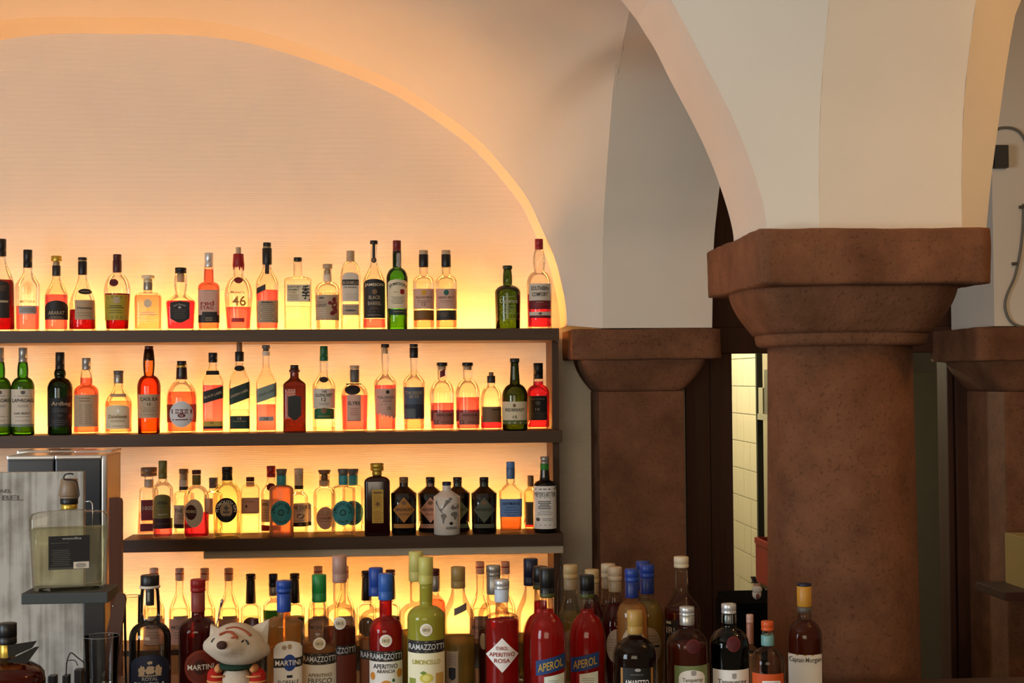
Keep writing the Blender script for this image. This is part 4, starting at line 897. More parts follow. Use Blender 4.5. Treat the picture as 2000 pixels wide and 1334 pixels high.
rama('clear bottle with bright green screw cap and beige label', 624, 68, 3.0, (34, 128, 58), 1122, 1175, 1240, 1205, ('tan', 1262), badge=1251, b0=1270, b1=1292, texts=[('APERITIVO', 625, 1312, 46, 7, 'B'), ('FRESCO', 625, 1323, 46, 10, 'd')])
rama('brown-red bottle with dusty pink screw cap behind the green-capped one', 664, 66, 3.16, (178, 138, 122), 1085, 1137, 1208, 1180, ('rust', 1226), badge=1212, b0=1255, b1=1274, paper=(112, 52, 34))
rama('clear bottle with blue screw cap half hidden by the blue-capped red bottle', 735, 66, 3.17, 'N', 1109, 1163, 1214, 1190, ('tan', 1248), badge=1238, b0=1264, b1=1282, paper=(120, 66, 34))
rama('deep red bottle with blue screw cap and oranges on its label', 754, 67, 2.99, (46, 92, 170), 1120, 1171, 1232, 1205, ('campari', 1172), badge=1245.5, b0=1266, b1=1286, paper=(238, 233, 224),
     texts=[('APERITIVO', 753, 1295, 47, 9, 'n'), ('ARANCIA', 754, 1304.5, 36, 7, 'k'), ('#', 'e', 724, 733, 1307, 1322, 'O'), ('#', 'e', 775, 785, 1301, 1318, 'O'), ('#', 'e', 742, 766, 1322, 1346, 'O'), ('#', 'e', 766, 771, 1319, 1326, 'G')])
rama('clear bottle with pale yellow cap behind the lemon yellow bottle', 814, 68, 3.16, (196, 188, 104), 1077, 1135, 1204, 1178, ('olive', 1232), badge=1222)
rama('opaque lemon yellow liqueur bottle with pale yellow cap', 833, 74, 2.95, (190, 184, 96), 1088, 1140, 1206, 1182, ('olive', 1144), gl='lemon', badge=1224, b0=1245, b1=1269, paper=(240, 233, 196),
     texts=[('LIMONCELLO', 833, 1286, 54, 9, (168, 160, 60)), ('#', 'e', 820, 846, 1308, 1326, (214, 200, 80)), ('#', 'e', 826, 840, 1311, 1323, (236, 226, 130)), ('#', 'd', 820, 834, 1303, 1311, (112, 140, 48)), ('#', 's', 800, 812, 1318, 1333, (140, 152, 60)), ('#', 's', 851, 866, 1308, 1330, (206, 164, 84))])
F_('liqueur_bottle', 'clear sloping bottle with dull gold cap and olive liqueur', 896, 66, 1212, 1150, 26, [(1107, 1148, 28, (150, 122, 66))], 's', liq=('olive', 1243), Y=3.1,
   labels=[('s', 888, 912, 1180, 1193, 'd', [], 'label', 0.0006, 5), ('r', 872, 895, 1266, 1330, 'b', [('-', 883, 1272, 18, 6, 'd', 4), ('#', 'p', 877, 890, 1297, 1322, 'k')])])
F_('aperitif_bottle', 'bottle with silver grey cap behind the diamond-label bottle', 965, 62, 1206, 1176, 26, [(1104, 1124, 28, 's'), (1124, 1160, 27, 's', 'neck_sleeve')], 'r', liq=('wine', 1232), Y=3.15,
   labels=[('e', 938, 952, 1232, 1264, 'b', [])])
F_('aperitif_bottle', 'red bottle with white cap and white diamond label', 981, 68, 1210, 1196, 25, [(1132, 1150, 30, 'S'), (1150, 1175, 28, (196, 206, 220), 'neck_sleeve')], 'r', liq=('campari', 1211), Y=2.98,
   labels=[('d', 949.5, 1013, 1240, 1307, 'W', [('ITAROL', 981, 1260, 23, 7, 'R'), ('APERITIVO', 981, 1272, 50, 8, 'R'), ('ROSA', 981, 1284, 31, 8, 'R')])])
F_('liqueur_bottle', 'ribbed clear bottle with tall navy cap behind the red aperitif bottles', 1038, 60, 1206, 1146, 24, [(1091, 1143, 28, 'n')], 's', liq=('straw', 1240), Y=3.24)
def aperol(lab, cx, Y, ct, cb, dy, lx0, lx1, front=True):
    L = []
    if front:
        s = lx1 - lx0; m = (lx0 + lx1) / 2
        L = [('s', lx0, lx1, 1278 + dy, 1307 + dy, (28, 62, 116), [('/', 'APEROL', m, 1293 + dy, s - 8, 16, 'y', 6)], 'label', 0.0006, 7),
             ('s', lx0 + 16, lx1 - 2, 1312 + dy, 1385, (222, 230, 214), [('-', m + 6, 1322 + dy, 24, 3, 'q', 4)], 'label', 0.0006, 3), ('s', lx0 + 10, lx0 + 16, 1312 + dy, 1385, 'R', [], 'label', 0.0006, 1)]
    F_('aperitif_bottle', lab, cx, 72, 1248, 1198, 27, [(ct, cb, 29, 'K'), (cb - 9, cb, 29.6, (70, 74, 30), 'cap_ring')], 'r', liq=('campari', cb + 24), Y=Y, wn=24, labels=L)
aperol('bright red aperitif bottle with slanted blue label beside the white diamond', 1070, 2.90, 1109, 1166, 0, 1047, 1104)
aperol('bright red aperitif bottle with slanted blue label near the gold caps', 1148, 2.99, 1123, 1167, -5, 1116, 1170)
aperol('red bottle with black cap squeezed behind the slanted blue label bottle', 1057, 3.05, 1106, 1150, 0, 0, 0, False)
def goldcap(cx, Y, top, lab, liq, w=54, sh=1220, col=(186, 160, 112), nk=1166, row=None, n=1):
    F_('liqueur_bottle', lab, cx, w, sh, nk, 25, [(top, top + 26, 28, col), (top + 26, top + 48, 26, (150, 130, 100), 'neck_sleeve')], 's', liq=liq, Y=Y,
       labels=[('e', cx - 18, cx + 22, 1224, 1290, 'b', [('-', cx + 2, 1244, 28, 5, 'd', 5)])])
goldcap(1116, 3.14, 1103, 'pale spirit bottle with gold cap between the two slanted blue labels', ('straw', 1194))
goldcap(1158, 3.24, 1112, 'gold-capped bottle of dark red liqueur behind the second slanted label', ('wine', 1176))
goldcap(1190, 3.30, 1101, 'rear bottle of a silvery-capped pair in front of the pilaster', ('rust', 1180), col=(196, 178, 146))
goldcap(1203, 3.16, 1107, 'front bottle of a silvery-capped pair in front of the pilaster', ('wine', 1178), col=(184, 160, 132), w=58)
def bluecap(cx, Y, top, lab, liq):
    F_('liqueur_bottle', lab, cx, 62, 1204, 1172, 25, [(top, top + 24, 28, (28, 58, 140)), (top + 24, top + 56, 27, (22, 40, 104), 'neck_sleeve')], 'r', liq=liq, Y=Y,
       labels=[('e', cx - 22, cx + 26, 1220, 1296, 'b', [('-', cx + 4, 1236, 30, 3, 'd', 6), ('-', cx + 4, 1255, 36, 1, 'k', 3, 4), ('-', cx + 4, 1266, 30, 4, 'd', 5)])])
bluecap(1236, 2.98, 1111, 'amber liqueur bottle with blue cap behind the dark gold-capped bottle', ('gold', 1180))
bluecap(1266, 3.10, 1103, 'yellowish liqueur bottle with blue cap and large oval label', ('olive', 1174))
bluecap(1258, 3.26, 1096, 'rearmost blue-capped bottle hidden by its two neighbours', ('straw', 1180))
F_('liqueur_bottle', 'very dark brown bottle with gold screw cap and black gold-edged label', 1241, 88, 1282, 1244, 26, [(1192, 1237, 30, (176, 140, 72))], 'r', liq=('cola', 1242), Y=2.66,
   labels=[('r', 1212, 1276, 1296, 1420, 'K', [('#', 'r', 1213, 1217, 1297, 1334, 'a'), ('#', 'r', 1271, 1275, 1297, 1334, 'a'), ('-', 1244, 1308, 26, 1, 'd', 3, 2), ('#', 'e', 1240, 1252, 1297, 1303, 's'), ('AMARETTO', 1244, 1325, 46, 12, 'W')])])
F_('liqueur_bottle', 'clear bottle with cream ridged cap and dark red liqueur before the pilaster', 1333, 72, 1196, 1150, 26, [(1087, 1108, 29, (206, 190, 160))], 's', liq=('wine', 1190), Y=3.06, wn=25,
   labels=[('r', 1301, 1326, 1206, 1290, 'K', [('#', 'r', 1303, 1312, 1209, 1214, 's'), ('IRI', 1311, 1226, 16, 12, 's')])])
F_('gin_bottle', 'amber gin bottle with silver cap, red seal and green-bordered label', 1343, 80, 1262, 1228, 29, [(1185, 1202, 29, 'S'), (1202, 1220, 29, 'S', 'neck_sleeve')], 'r', liq=('rust', 1256), Y=2.70,
   labels=[('r', 1318, 1381, 1293, 1420, (120, 134, 84), [('#', 'h', 1326, 1376, 1301, 1420, 'W'), ('#', 'p', 1350, 1360, 1302, 1312, 's'), ('Tanqueray', 1353, 1321, 40, 10, 'd'), ('SEVILLA', 1353, 1332, 34, 6, 'd')]), ('e', 1341, 1368, 1242, 1269, (92, 22, 26), [('#', 'e', 1344, 1365, 1245, 1266, (74, 16, 20))], 'seal')])
F_('gin_bottle', 'dark green gin bottle with silver cap, red seal and white label', 1425, 78, 1262, 1226, 29, [(1179, 1198, 29, 'S'), (1198, 1217, 29, 'S', 'neck_sleeve')], 'r', 'dgreen', liq=('moss', 1260), Y=2.72,
   labels=[('r', 1393, 1462, 1301, 1420, 'W', [('#', 'p', 1430, 1438, 1307, 1318, 's'), ('Tanqueray', 1430, 1325, 56, 12, 'd')]), ('e', 1420, 1447, 1237, 1266, (96, 20, 26), [('#', 'e', 1423, 1444, 1240, 1263, (76, 14, 20))], 'seal')])
F_('liqueur_bottle', 'slender bottle with salmon neck band behind the dark green gin bottle', 1466, 44, 1276, 1258, 14, [(1200, 1216, 14, 'p'), (1216, 1257, 14, (176, 116, 92), 'neck_sleeve')], 's', liq=('tan', 1280), Y=2.98)
F_('aperitif_bottle', 'small bottle with orange cap, turquoise neck band and orange label', 1500, 66, 1296, 1264, 22, [(1213, 1231, 24, 'o'), (1240, 1260, 25, (112, 158, 156), 'neck_label')], 'r', liq=('rust', 1330), Y=2.70,
   labels=[('r', 1470, 1530, 1310, 1420, 'o', [('#', 'h', 1489, 1524, 1323, 1334, 'W'), ('ALCOHOL FREE', 1506, 1328, 28, 4, 'k')])])
F_('rum_bottle', 'dark rum bottle with golden cap and white label before the thick column', 1573, 67, 1246, 1212, 28, [(1139, 1144, 28, 'n'), (1144, 1184, 28.5, (196, 140, 48), 'neck_sleeve'), (1184, 1195, 28, 'd', 'neck_label')], 'r', liq=('rust', 1212), Y=2.88, wn=26,
   labels=[('r', 1541, 1605, 1273, 1420, 'W', [('-', 1573, 1273, 62, 1, 'y', 3, 1.8), ('Captain', 1557, 1284, 29, 12, 'd'), ('Morgan', 1589, 1284, 30, 12, 'd'), ('-', 1573, 1332, 36, 1, 'd')])])
F_('liqueur_bottle', 'short bottle with round maroon stopper behind the plush fox', 497, 40, 1256, 1240, 16, [(1208, 1236, 22, 'm', 'stopper', 15)], 'r', liq=('yellow', 1262), Y=3.2)

# ================================================================ AROUND THE BAR
CH = paint((186, 182, 176), 0.25, 0.9, 0.5, 0.03); BLK = paint((20, 19, 20), 0.35, 0, 0.5, 0.05); BRN = wood((96, 52, 26), 'Z', 0.5)
# low cabinet behind the counter that carries the coffee machine
cab = empty('back_cabinet', (-1.4, 4.2, 0)); tag(cab, 'low dark cabinet under the coffee machine', 'cabinet')
box('body', -0.75, 0.75, -0.45, 0.40, 0, 0.71, wood((60, 40, 26), 'Z'), cab); box('top', -0.76, 0.76, -0.46, 0.41, 0.711, 0.75, wood((72, 48, 32), 'X'), cab, 0.004)
ym = 3.90
cm = empty('coffee_machine', (ux(110, ym), ym + 0.15, 0.75)); tag(cm, 'black and chrome coffee machine behind the whitewashed board', 'coffee machine')
def cmb(nm, p0, p1, yf, yb_, y0, y1, mat, bev=0.004, zlow=None):
    o = cm.location; z1 = uz(y0, yf, (p0 + p1) / 2); z0 = 0.75 if y1 is None else uz(y1, yf, (p0 + p1) / 2)
    return box(nm, ux(p0, yf, 900) - o.x, ux(p1, yf, 900) - o.x, yf - o.y, yb_ - o.y, z0 - o.z, z1 - o.z, mat, cm, bev)
cmb('body', 14, 105, ym, ym + 0.20, 898, None, BLK); cmb('top_rail', 13, 106, ym - 0.004, ym + 0.20, 890, 898.5, CH)
cmb('body', 108, 197, ym - 0.03, ym + 0.12, 897, None, BLK); cmb('top_rail', 107, 198, ym - 0.034, ym + 0.12, 889, 897.5, CH)
cmb('side_panel', 198.2, 209, ym - 0.03, ym + 0.14, 889, None, paint((150, 140, 130), 0.35, 0.8))
for a_, b_ in ((33, 97), (98, 144), (145, 218)): cmb('lid', a_, b_, ym + 0.202, ym + 0.34, 880, 888, CH)
cmb('rear_housing', 34, 217, ym + 0.202, ym + 0.335, 888.3, None, paint((120, 110, 100), 0.4, 0.7))
tag(tube('wire_hook', [U(x, y, 3.25) for x, y in ((164, 980), (176, 979), (180.5, 984), (181.5, 1000), (181, 1040))], 0.0016, CH), 'bent steel wire hook beside the clear square flask', 'hook')

# whitewashed board with letters
def distressed():
    m, nt, out = new_mat('whitewashed_wood'); b = N(nt, 'ShaderNodeBsdfPrincipled'); g = N(nt, 'ShaderNodeNewGeometry')
    mp = N(nt, 'ShaderNodeMapping'); mp.inputs['Scale'].default_value = (90, 90, 3); nt.links.new(g.outputs['Position'], mp.inputs[0])
    n1 = N(nt, 'ShaderNodeTexNoise'); n1.inputs['Scale'].default_value = 1.0; n1.inputs['Detail'].default_value = 5; nt.links.new(mp.outputs[0], n1.inputs['Vector'])
    n2 = N(nt, 'ShaderNodeTexNoise'); n2.inputs['Scale'].default_value = 14.0; n2.inputs['Detail'].default_value = 6; nt.links.new(g.outputs['Position'], n2.inputs['Vector'])
    ad = N(nt, 'ShaderNodeMath', operation='ADD'); nt.links.new(n1.outputs['Fac'], ad.inputs[0]); nt.links.new(n2.outputs['Fac'], ad.inputs[1])
    hf = N(nt, 'ShaderNodeMath', operation='MULTIPLY'); hf.inputs[1].default_value = 0.5; nt.links.new(ad.outputs[0], hf.inputs[0])
    r = N(nt, 'ShaderNodeValToRGB'); el = r.color_ramp.elements; el[0].position = 0.36; el[0].color = lin((128, 121, 110)) + (1,); el[1].position = 0.55; el[1].color = lin((176, 170, 160)) + (1,)
    nt.links.new(hf.outputs[0], r.inputs[0]); nt.links.new(r.outputs[0], b.inputs['Base Color']); b.inputs['Roughness'].default_value = 0.85; nt.links.new(b.outputs[0], out.inputs[0]); return m
yb2 = 3.28
sg = empty('wooden_board', (ux(60, yb2), yb2, ZK)); tag(sg, 'whitewashed wooden board with dark stencilled letters on the counter', 'board')
o = sg.location
box('panel', ux(-130, yb2) - o.x, ux(163, yb2) - o.x, 0, 0.022, 0, uz(922, yb2, 80) - ZK, distressed(), sg, 0.002)
def flat_text(s, xc, yc, w, h, col, Y, parent):
    vs, fs = text_shape(s); o = parent.location
    mesh_obj('lettering', [U(xc + (a - 0.5) * w, yc - (b - 0.5) * h, Y) - o for a, b in vs], fs, pc(col), parent)
flat_text('AEL', 10, 959, 25, 7, 'd', yb2 - 0.0015, sg); flat_text('BEL', 24, 972.5, 41, 10, 'd', yb2 - 0.0015, sg)

# flask on its little stand
ys = 3.08
zst = uz(1150, ys, 135)
std = empty('display_stand', (ux(140, ys), ys, ZK)); tag(std, 'small dark stand carrying the clear square flask', 'stand')
o = std.location
box('top', ux(57, ys) - o.x, ux(222, ys) - o.x, -0.06, 0.06, uz(1171, ys, 135) - ZK, zst - ZK, paint((52, 56, 54), 0.7), std, 0.003)
box('post', ux(165, ys) - o.x, ux(207, ys) - o.x, -0.012, 0.045, 0, uz(1171.2, ys, 135) - ZK, BLK, std, 0.003)
ZSH['S'] = lambda cx: (zst, 1150, ys)
def flask(b):
    b.seg(935, 968, 40, (132, 110, 88), 'stopper', wt=32); b.seg(968, 973, 36, (132, 110, 88), 'stopper'); b.seg(972, 984, 34, 'K', 'neck_band'); b.seg(984, 994, 31, 'y', 'neck_band', metal=True)
    tube('cord', smooth_path([Vector((x * b.sc, -0.021, b.z(y))) for x, y in ((8, 926), (4, 924), (-6, 925), (-10, 930), (-8, 935), (6, 936), (13, 940), (16, 950), (18, 966), (14, 972))], 4), 0.0016, BLK, b.root)
fl = Bottle('vodka_bottle', 'wide clear square flask with wooden stopper and black label on a stand', 135, ys, zst, 1150,
            [(1150, 66), (1140, 68), (1100, 70), (1060, 72), (1030, 74), (1012, 74.5), (1004, 72), (1000, 60), (998, 36), (996, 17), (992, 15), (986, 15)], n=7, dr=0.45)
fl.body('clear'); fl.liquid('smoke', 1031); flask(fl)
lb = fl.patch('r', 97, 173, 1043, 1108, 'K')
fl.text('woodka', 140, 1048, 36, 4.5, 's', lb); fl.lines(118, 1056, 34, 1, 'd', lb); fl.lines(120, 1070, 36, 9, 'd', lb, 3.6, 0.9); fl.patch('r', 143, 172, 1094, 1107, 'w', 'barcode', off=0.001, parent=lb); fl.lines(157, 1097, 20, 4, 'd', lb, 2.2, 1.2, 0.0015)

# upright boards and tools
def slab(name, lab, cat, px, Y, mat, th, z0, rivets=(), rnd=True):
    """flat upright board from an outline in photo pixels at distance Y"""
    P = [U(x, y, Y) for x, y in px]; c = sum(P, Vector()) / len(P); c.z = z0; n = len(P)
    vs = [p - c for p in P] + [p - c + Vector((0, th, 0)) for p in P]
    fs = [tuple(range(n)), tuple(range(2 * n - 1, n - 1, -1))] + [(i, i + n, (i + 1) % n + n, (i + 1) % n) for i in range(n)]
    r = empty(name, c); tag(r, lab, cat); mesh_obj('blade', vs, fs, mat, r)
    for x, y in rivets:
        p = U(x, y, Y - 0.001) - c; bm = bmesh.new(); bmesh.ops.create_uvsphere(bm, u_segments=8, v_segments=6, radius=0.0022, matrix=Matrix.Translation(p)); bm_obj('rivet', bm, CH, r, True)
    return r
zcb = 0.75
slab('cutting_board', 'narrow brown wooden board standing upright against the glowing wall', 'board', [(213, 1400), (237.5, 1400), (237.5, 980), (235, 974), (228, 972), (213, 973)], 3.77, BRN, 0.02, zcb)
slab('knife_handle', 'dark wooden riveted handle sticking out of the tumbler', 'handle', [(203, 1330), (222, 1330), (233, 1260), (241, 1200), (245, 1172), (242, 1162), (232, 1157), (226, 1162), (217, 1195), (209, 1230)], 3.03, wood((70, 38, 22), 'Z', 0.45), 0.014, ZK + 0.02, [(221, 1184), (214, 1240)])
def lathe_glass(name, lab, cx, Y, prof, cat='glass', tint=(0.90, 0.89, 0.86)):
    p0 = U(cx, 1300, Y); r = empty(name, (p0.x, Y, ZK)); tag(r, lab, cat); sc = Y / F; s = 28
    vs = []
    for y, w in prof:
        z = 0.0 if y is None else U(cx, y, Y).z - ZK
        for j in range(s): a = 2 * math.pi * j / s; vs.append((w * sc * math.cos(a), w * sc * math.sin(a), max(0, z)))
    fs = loft_faces(len(prof), s, True); fs.append(tuple(range(s - 1, -1, -1)))
    mesh_obj('bowl', vs, fs, glass(tint, 3.0, 1.0), r, True)
    y, w = prof[-1]; z = U(cx, y, Y).z - ZK
    tube('rim', [(w * sc * math.cos(a), w * sc * math.sin(a), z) for a in [2 * math.pi * k / 28 for k in range(29)]], 0.0008, glass((0.8, 0.79, 0.76), 2, 1.0, 0.3), r, 6)
    return r
lathe_glass('tumbler', 'clear tumbler holding tools beside the stout navy-label bottle', 198, 2.93, [(None, 27), (1330, 30), (1290, 31), (1242, 33)])
lathe_glass('highball_glass', 'tall slim empty glass behind the stout navy-label bottle', 258, 3.06, [(None, 12), (1340, 13), (1250, 15), (1164, 17)])
sq = Bottle('brandy_decanter', 'squat amber decanter with black cap and folded black card', 14, 2.72, ZK, 1400, [(1400, 68), (1360, 72), (1330, 72), (1315, 70), (1305, 62), (1296, 46), (1289, 24), (1284, 15), (1272, 14.5), (1258, 14.5)])
sq.body('amber'); sq.liquid('rust', 1310); sq.seg(1217, 1257, 36, 'K'); sq.seg(1257, 1283, 31, 'y', 'neck_band', metal=True)
for k, (pts) in enumerate((((14, 1256), (69, 1251), (60, 1264), (16, 1282)), ((12, 1286), (66, 1262), (73, 1262), (50, 1293), (18, 1289)))):
    P = [Vector(((x - 14) * sq.sc, -0.024 - 0.004 * k, sq.z(y))) for x, y in pts]; n_ = len(P)
    mesh_obj('card', P + [p + Vector((0, 0.0012, 0)) for p in P], [tuple(range(n_)), tuple(range(2 * n_ - 1, n_ - 1, -1))] + [(i, i + n_, (i + 1) % n_ + n_, (i + 1) % n_) for i in range(n_)], BLK, sq.root)
# little wire clip rack
wr = empty('clip_rack', (ux(135, 2.98), 2.98, ZK)); tag(wr, 'small wire rack with dark clips in front of the whitewashed board', 'rack')
o = wr.location; WM = paint((58, 46, 36), 0.4, 0.7)
def wl(pts, r=0.0014): tube('wire', smooth_path([U(x, y, 2.98) - o for x, y in pts], 4), r, WM, wr, 6)
wl([(130, 1296), (133, 1284), (139, 1275), (150, 1283), (164, 1294)]); wl([(133, 1290), (146, 1290), (152, 1300)], 0.001); wl([(130, 1296), (128, 1340), (127, 1400)]); wl([(164, 1294), (166, 1340), (167, 1400)])
for x0, x1, y0 in ((96, 111, 1318), (124, 136, 1318), (147, 162, 1307)): box('clip', ux(x0, 2.98) - o.x, ux(x1, 2.98) - o.x, -0.012, 0.012, 0, uz(y0, 2.98, 130) - ZK, paint((34, 30, 26), 0.3), wr, 0.002)
sp = empty('bar_spoon', (ux(428, 3.13), 3.13, ZK)); tag(sp, 'thin twisted bar spoon standing behind the plush fox', 'spoon')
tube('handle', [U(x, y, 3.13) - sp.location for x, y in ((405, 1385), (419, 1240), (424, 1215), (431, 1185))], 0.0017, CH, sp); tube('tip', [U(x, y, 3.13) - sp.location for x, y in ((431, 1185), (433, 1176), (434.5, 1170))], [0.0017, 0.0034, 0.0024], CH, sp)

# plush fox
yf = 2.84
fx = empty('plush_fox', (ux(463, yf), yf, ZK)); tag(fx, 'pale plush fox toy with brown nose and red striped sleeves', 'plush toy')
fo = fx.location; k_ = yf / F
CRM = paint((196, 178, 156), 0.95, 0, 0.1, 0.12, 500, 0.6); RUST = paint((150, 74, 48), 0.95, 0, 0.1, 0.1, 400, 0.5)
def fp(px, py, dy=0.0): return U(px, py, yf) - fo + Vector((0, dy, 0))
def blob(name, c, rx, ry, rz, mat, parent, fn=None, rot=0.0):
    bm = bmesh.new(); bmesh.ops.create_uvsphere(bm, u_segments=28, v_segments=18, radius=1.0)
    for v in bm.verts:
        q = v.co.copy()
        if fn: q = fn(q)
        x, z = q.x * rx, q.z * rz
        v.co = Vector((c.x + x * math.cos(rot) - z * math.sin(rot), c.y + q.y * ry, c.z + x * math.sin(rot) + z * math.cos(rot)))
    return bm_obj(name, bm, mat, parent, True)
def headf(q):
    ch = max(0.0, 1 - abs(q.z + 0.35) * 1.7)             # cheeks drawn out to points
    q.x *= 1 + 0.20 * ch * abs(q.x) ** 3
    if q.z > 0: q.x *= 1 - 0.16 * q.z
    m = max(0.0, 1 - ((q.x + 0.28) ** 2 + (q.z - 0.12) ** 2) * 3.2)
    if q.y < 0: q.y -= 0.45 * m                           # muzzle
    return q
hd = blob('head', fp(463, 1258), 58 * k_, 46 * k_, 41 * k_, CRM, fx, headf, -0.10)
def ear(px):
    P = [fp(x, y) for x, y in px]; c = sum(P, Vector()) / 3; n = 8; vs = []; 
    vs = [p + Vector((0, -0.006, 0)) for p in P] + [p + Vector((0, 0.008, 0)) for p in P] + [c + Vector((0, -0.010, 0)), c + Vector((0, 0.014, 0))]
    mesh_obj('ear', vs, [(0, 1, 6), (1, 2, 6), (2, 0, 6), (4, 3, 7), (5, 4, 7), (3, 5, 7), (0, 3, 4, 1), (1, 4, 5, 2), (2, 5, 3, 0)], CRM, fx, False)
ear([(409, 1256), (412, 1219), (440, 1232)]); ear([(488, 1226), (526, 1210), (522, 1262)])
blob('nose', fp(442, 1248, -0.066), 10 * k_, 8 * k_, 8 * k_, paint((64, 36, 26), 0.9), fx)
def face_y(px, py): # front of the head at a pixel
    q = fp(px, py); best = 0
    inv = hd.data.vertices
    return min((v.co for v in inv), key=lambda c: (c.x - q.x) ** 2 + (c.z - q.z) ** 2 + (0 if c.y < 0 else 1)).y - 0.001
for pts in (((418, 1248), (421, 1243.5), (425, 1241)), ((478, 1245), (482, 1243), (487, 1245.5), (490, 1251))):
    tube('eye', smooth_path([Vector((fp(x, y).x, face_y(x, y), fp(x, y).z)) for x, y in pts], 4), 0.0019, BLK, fx, 6)
for pts, r in ((((434, 1233), (446, 1229), (456, 1229), (468, 1236)), 0.0028), (((444, 1225), (462, 1222), (480, 1227), (494, 1236)), 0.0026), (((456, 1240), (464, 1237), (470, 1238)), 0.003)):
    tube('forehead_stripe', smooth_path([Vector((fp(x, y).x, face_y(x, y) + r * 0.6, fp(x, y).z)) for x, y in pts], 4), r, RUST, fx, 8)
blob('body', fp(462, 1358), 34 * k_, 28 * k_, 62 * k_, CRM, fx)
blob('scarf', fp(460, 1300), 34 * k_, 31 * k_, 9 * k_, paint((40, 58, 46), 0.95, 0, 0.1, 0.2, 300, 0.6), fx)
RD = paint((168, 40, 32), 0.95, 0, 0.1, 0.1, 300, 0.5)
for s_, r_ in ((-1, 0.35), (1, -0.35)):
    arm = blob('arm', fp(462 + s_ * 38, 1334), 17 * k_, 18 * k_, 30 * k_, RD, fx, None, r_)
    for j in range(3):
        a0 = fp(462 + s_ * (34 + 5 * j), 1318 + 11 * j); tube('sleeve_stripe', [a0 + Vector((17 * k_ * math.cos(t) * 0.98, -19 * k_ * math.sin(t), 0)) for t in [math.pi * q / 12 for q in range(13)]], 0.0022, paint((206, 140, 84), 0.95), arm, 6)
    blob('collar_tip', fp(462 + s_ * 34, 1305), 9 * k_, 22 * k_, 8 * k_, paint((198, 132, 78), 0.95), fx, None, r_)

# cables
tag(tube('power_cable', smooth_path([U(x, y, 4.735) for x, y in ((1089, 1067), (1093, 1078), (1096.5, 1092), (1095, 1103), (1098, 1106), (1093, 1128), (1090, 1160), (1089, 1290))], 5), 0.0017, BLK), 'thin black power cable hanging from the third wooden shelf', 'cable')
GR = paint((112, 108, 98), 0.6)
wc = empty('wall_cable', U(1970, 450, 4.612)); tag(wc, 'grey surface cable clipped to the plaster pier', 'cable')
def wcab(pts): tube('cable', smooth_path([U(x, y, 4.612) - wc.location for x, y in pts], 6), 0.0045, GR, wc)
wcab([(1940, 256), (1955, 250), (1978, 251), (1995, 262), (2010, 290)]); wcab([(1999, 398), (1998, 440), (1993, 490), (1982, 540), (1967, 575), (1963, 600), (1972, 625), (1990, 637), (2020, 640)])
for x, y in ((1996, 404), (1982, 515)): q = U(x, y, 4.606) - wc.location; box('clip', q.x - 0.006, q.x + 0.006, q.y - 0.002, q.y + 0.012, q.z - 0.005, q.z + 0.005, paint((80, 72, 60), 0.6), wc, 0.001)
jb = empty('junction_box', U(1955, 306, 4.60)); tag(jb, 'small dark grey junction box on the plaster pier', 'junction box')
box('housing', -0.024, 0.022, -0.012, 0.019, -0.038, 0.038, paint((66, 64, 56), 0.6), jb, 0.003); box('lid', -0.020, 0.018, -0.016, -0.0125, -0.033, 0.033, paint((58, 56, 50), 0.6), jb, 0.001)

# kitchen things
rk = empty('steel_rack', (1.92, 6.9, 0)); tag(rk, 'dark steel kitchen rack beside the white tiled wall', 'rack')
RM = paint((44, 46, 42), 0.5, 0.4); ro = rk.location
def rbox(nm, x0, x1, y0, y1, z0, z1, m=RM): return box(nm, x0 - ro.x, x1 - ro.x, y0 - ro.y, y1 - ro.y, z0, z1, m, rk, 0.002)
rbox('post', 1.745, 1.775, 7.13, 7.16, 0, 2.0); rbox('post', 1.745, 1.775, 6.30, 6.33, 0, 2.0); rbox('back_panel', 1.86, 1.87, 6.3, 7.16, 0.02, 2.0, paint((38, 36, 30), 0.8))
zsh = uz(812, 7.1, 1490)
rbox('shelf', 1.745, 1.859, 6.331, 7.129, zsh - 0.02, zsh + 0.01, paint((150, 146, 128), 0.5)); 
zc0 = uz(1128, 7.2, 1470)
rbox('shelf', 1.745, 1.859, 6.331, 7.129, zc0 - 0.03, zc0 - 0.004, paint((110, 106, 92), 0.5))
cr = empty('bottle_crate', (1.80, 6.75, zc0 - 0.003)); tag(cr, 'bright red plastic crate on the kitchen rack', 'crate')
RC = paint((128, 14, 12), 0.4); zt_ = uz(1040, 7.3, 1468) - zc0
box('side', -0.075, -0.067, -0.40, 0.37, 0, zt_, RC, cr, 0.003); box('rim', -0.080, -0.0752, -0.40, 0.37, zt_ - 0.03, zt_, RC, cr, 0.002); box('end', -0.0665, 0.05, 0.36, 0.37, 0, zt_, RC, cr); box('base', -0.0665, 0.05, -0.40, 0.3595, 0, 0.01, RC, cr)
for yy, y0, y1, lab in ((7.08, 757, 808, 'pale narrow carton at the end of the upper rack shelf'), (6.96, 722, 806, 'grey tall carton on the upper rack shelf'), (6.80, 735, 806, 'dim grey carton deeper along the upper rack shelf')):
    tag(box('storage_carton', 1.75, 1.85, yy - 0.045, yy + 0.045, zsh + 0.0101, max(zsh + 0.06, uz(y0, yy, 1490)), paint((150, 144, 120) if yy > 7 else (92, 90, 76), 0.7), None, 0.003), lab, 'carton')
tc = empty('tall_cabinet', (2.6, 7.0, 0)); tag(tc, 'tall grey-green kitchen cabinet seen beside the thick column', 'cabinet')
xa, xb_, xc_ = ux(1770, 7.0), ux(1836, 7.0), ux(1900, 7.0)
GG = paint((184, 184, 158), 0.5)
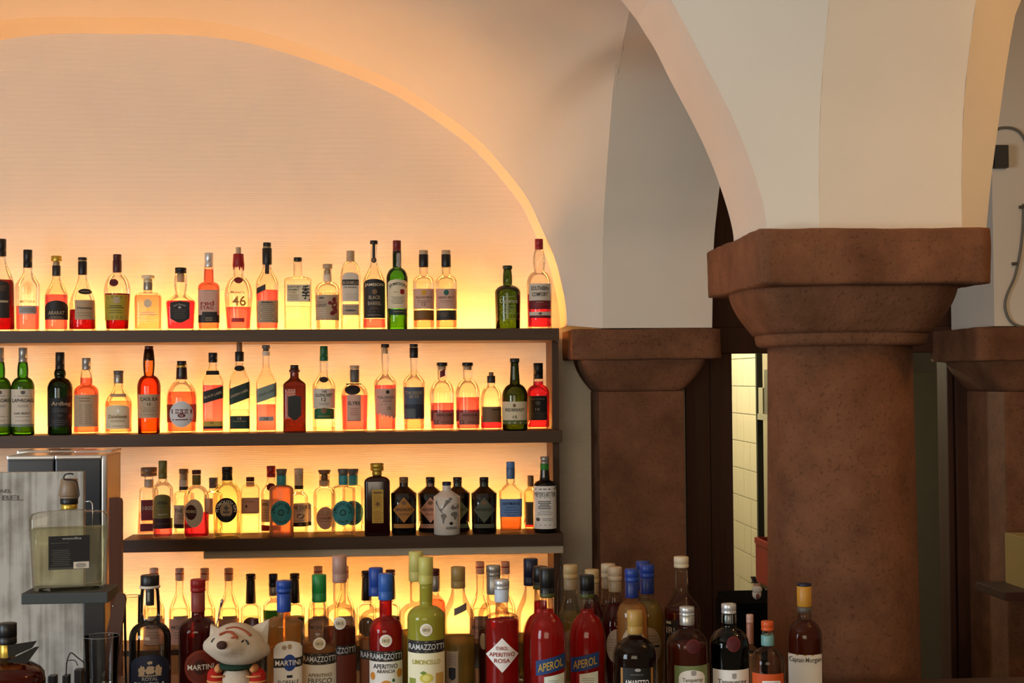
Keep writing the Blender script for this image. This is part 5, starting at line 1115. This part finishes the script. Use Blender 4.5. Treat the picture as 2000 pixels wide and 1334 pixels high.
box('door', xa - 2.6, xb_ - 2.6, -0.03, 0.0, 0.05, uz(728, 7.0, 1830), GG, tc, 0.004); box('door', xb_ + 0.004 - 2.6, xc_ - 2.6, -0.03, 0.0, 0.05, uz(728, 7.0, 1830), GG, tc, 0.004); box('body', xa - 2.6, xc_ - 2.6, 0.001, 0.5, 0, uz(728, 7.0, 1830), GG, tc)

# black cabinet with figurine left of the column
bk = empty('black_cabinet', (ux(1465, 3.95), 3.95, 0)); tag(bk, 'black cabinet with the bearded figurine on top', 'cabinet')
MBK = paint((12, 11, 11), 0.95, 0, 0.05); zb_ = uz(1179, 3.85, 1460); bo = bk.location
box('body', ux(1430, 3.85) - bo.x, ux(1560, 3.85) - bo.x, -0.10, 0.15, 0, zb_ - 0.02, MBK, bk, 0.008); box('lid', ux(1433, 3.85) - bo.x, ux(1556, 3.85) - bo.x, -0.095, 0.145, zb_ - 0.0198, zb_, MBK, bk, 0.006)
gn = empty('figurine', (ux(1473, 3.92), 3.92, zb_)); tag(gn, 'tiny bearded figurine with black top hat', 'figurine')
g_ = 3.92 / F; WH = paint((206, 198, 184), 0.8, 0, 0.2, 0.1, 300, 0.4)
blob('body', Vector((0, 0, 11 * g_)), 9 * g_, 8 * g_, 11.5 * g_, WH, gn); blob('apron', Vector((0, -5 * g_, 8 * g_)), 4 * g_, 4 * g_, 7 * g_, paint((120, 62, 50), 0.8), gn); blob('beard', Vector((0.4 * g_, -3 * g_, 20 * g_)), 10 * g_, 7 * g_, 8 * g_, WH, gn)
blob('head', Vector((0.5 * g_, 0, 29 * g_)), 7 * g_, 7 * g_, 6.5 * g_, paint((176, 128, 104), 0.7), gn)
ht = superloft('hat', [(33 * g_, 7.5 * g_, 7.5 * g_, 2, -3 * g_, 0), (34.5 * g_, 7.5 * g_, 7.5 * g_, 2, -3.4 * g_, 0), (34.6 * g_, 4.8 * g_, 4.8 * g_, 2, -3.5 * g_, 0), (45 * g_, 5.2 * g_, 5.2 * g_, 2, -7.5 * g_, 0)], BLK, gn, 20)

# ledge at the far pilaster
tag(box('wall_ledge', ux(1937, 4.5), ux(1937, 4.5) + 0.5, 4.42, 4.665, uz(1174, 4.42, 1960), uz(1157, 4.42, 1960), DW, None, 0.003), 'dark wooden ledge fixed to the far pilaster', 'ledge')
tag(box('cardboard_box', ux(1987, 4.5), ux(1987, 4.5) + 0.2, 4.47, 4.62, uz(1157, 4.42, 1960) + 0.0005, uz(1050, 4.47, 1990), paint((150, 124, 62), 0.7), None, 0.003), 'ochre cardboard box standing on the dark ledge', 'box')
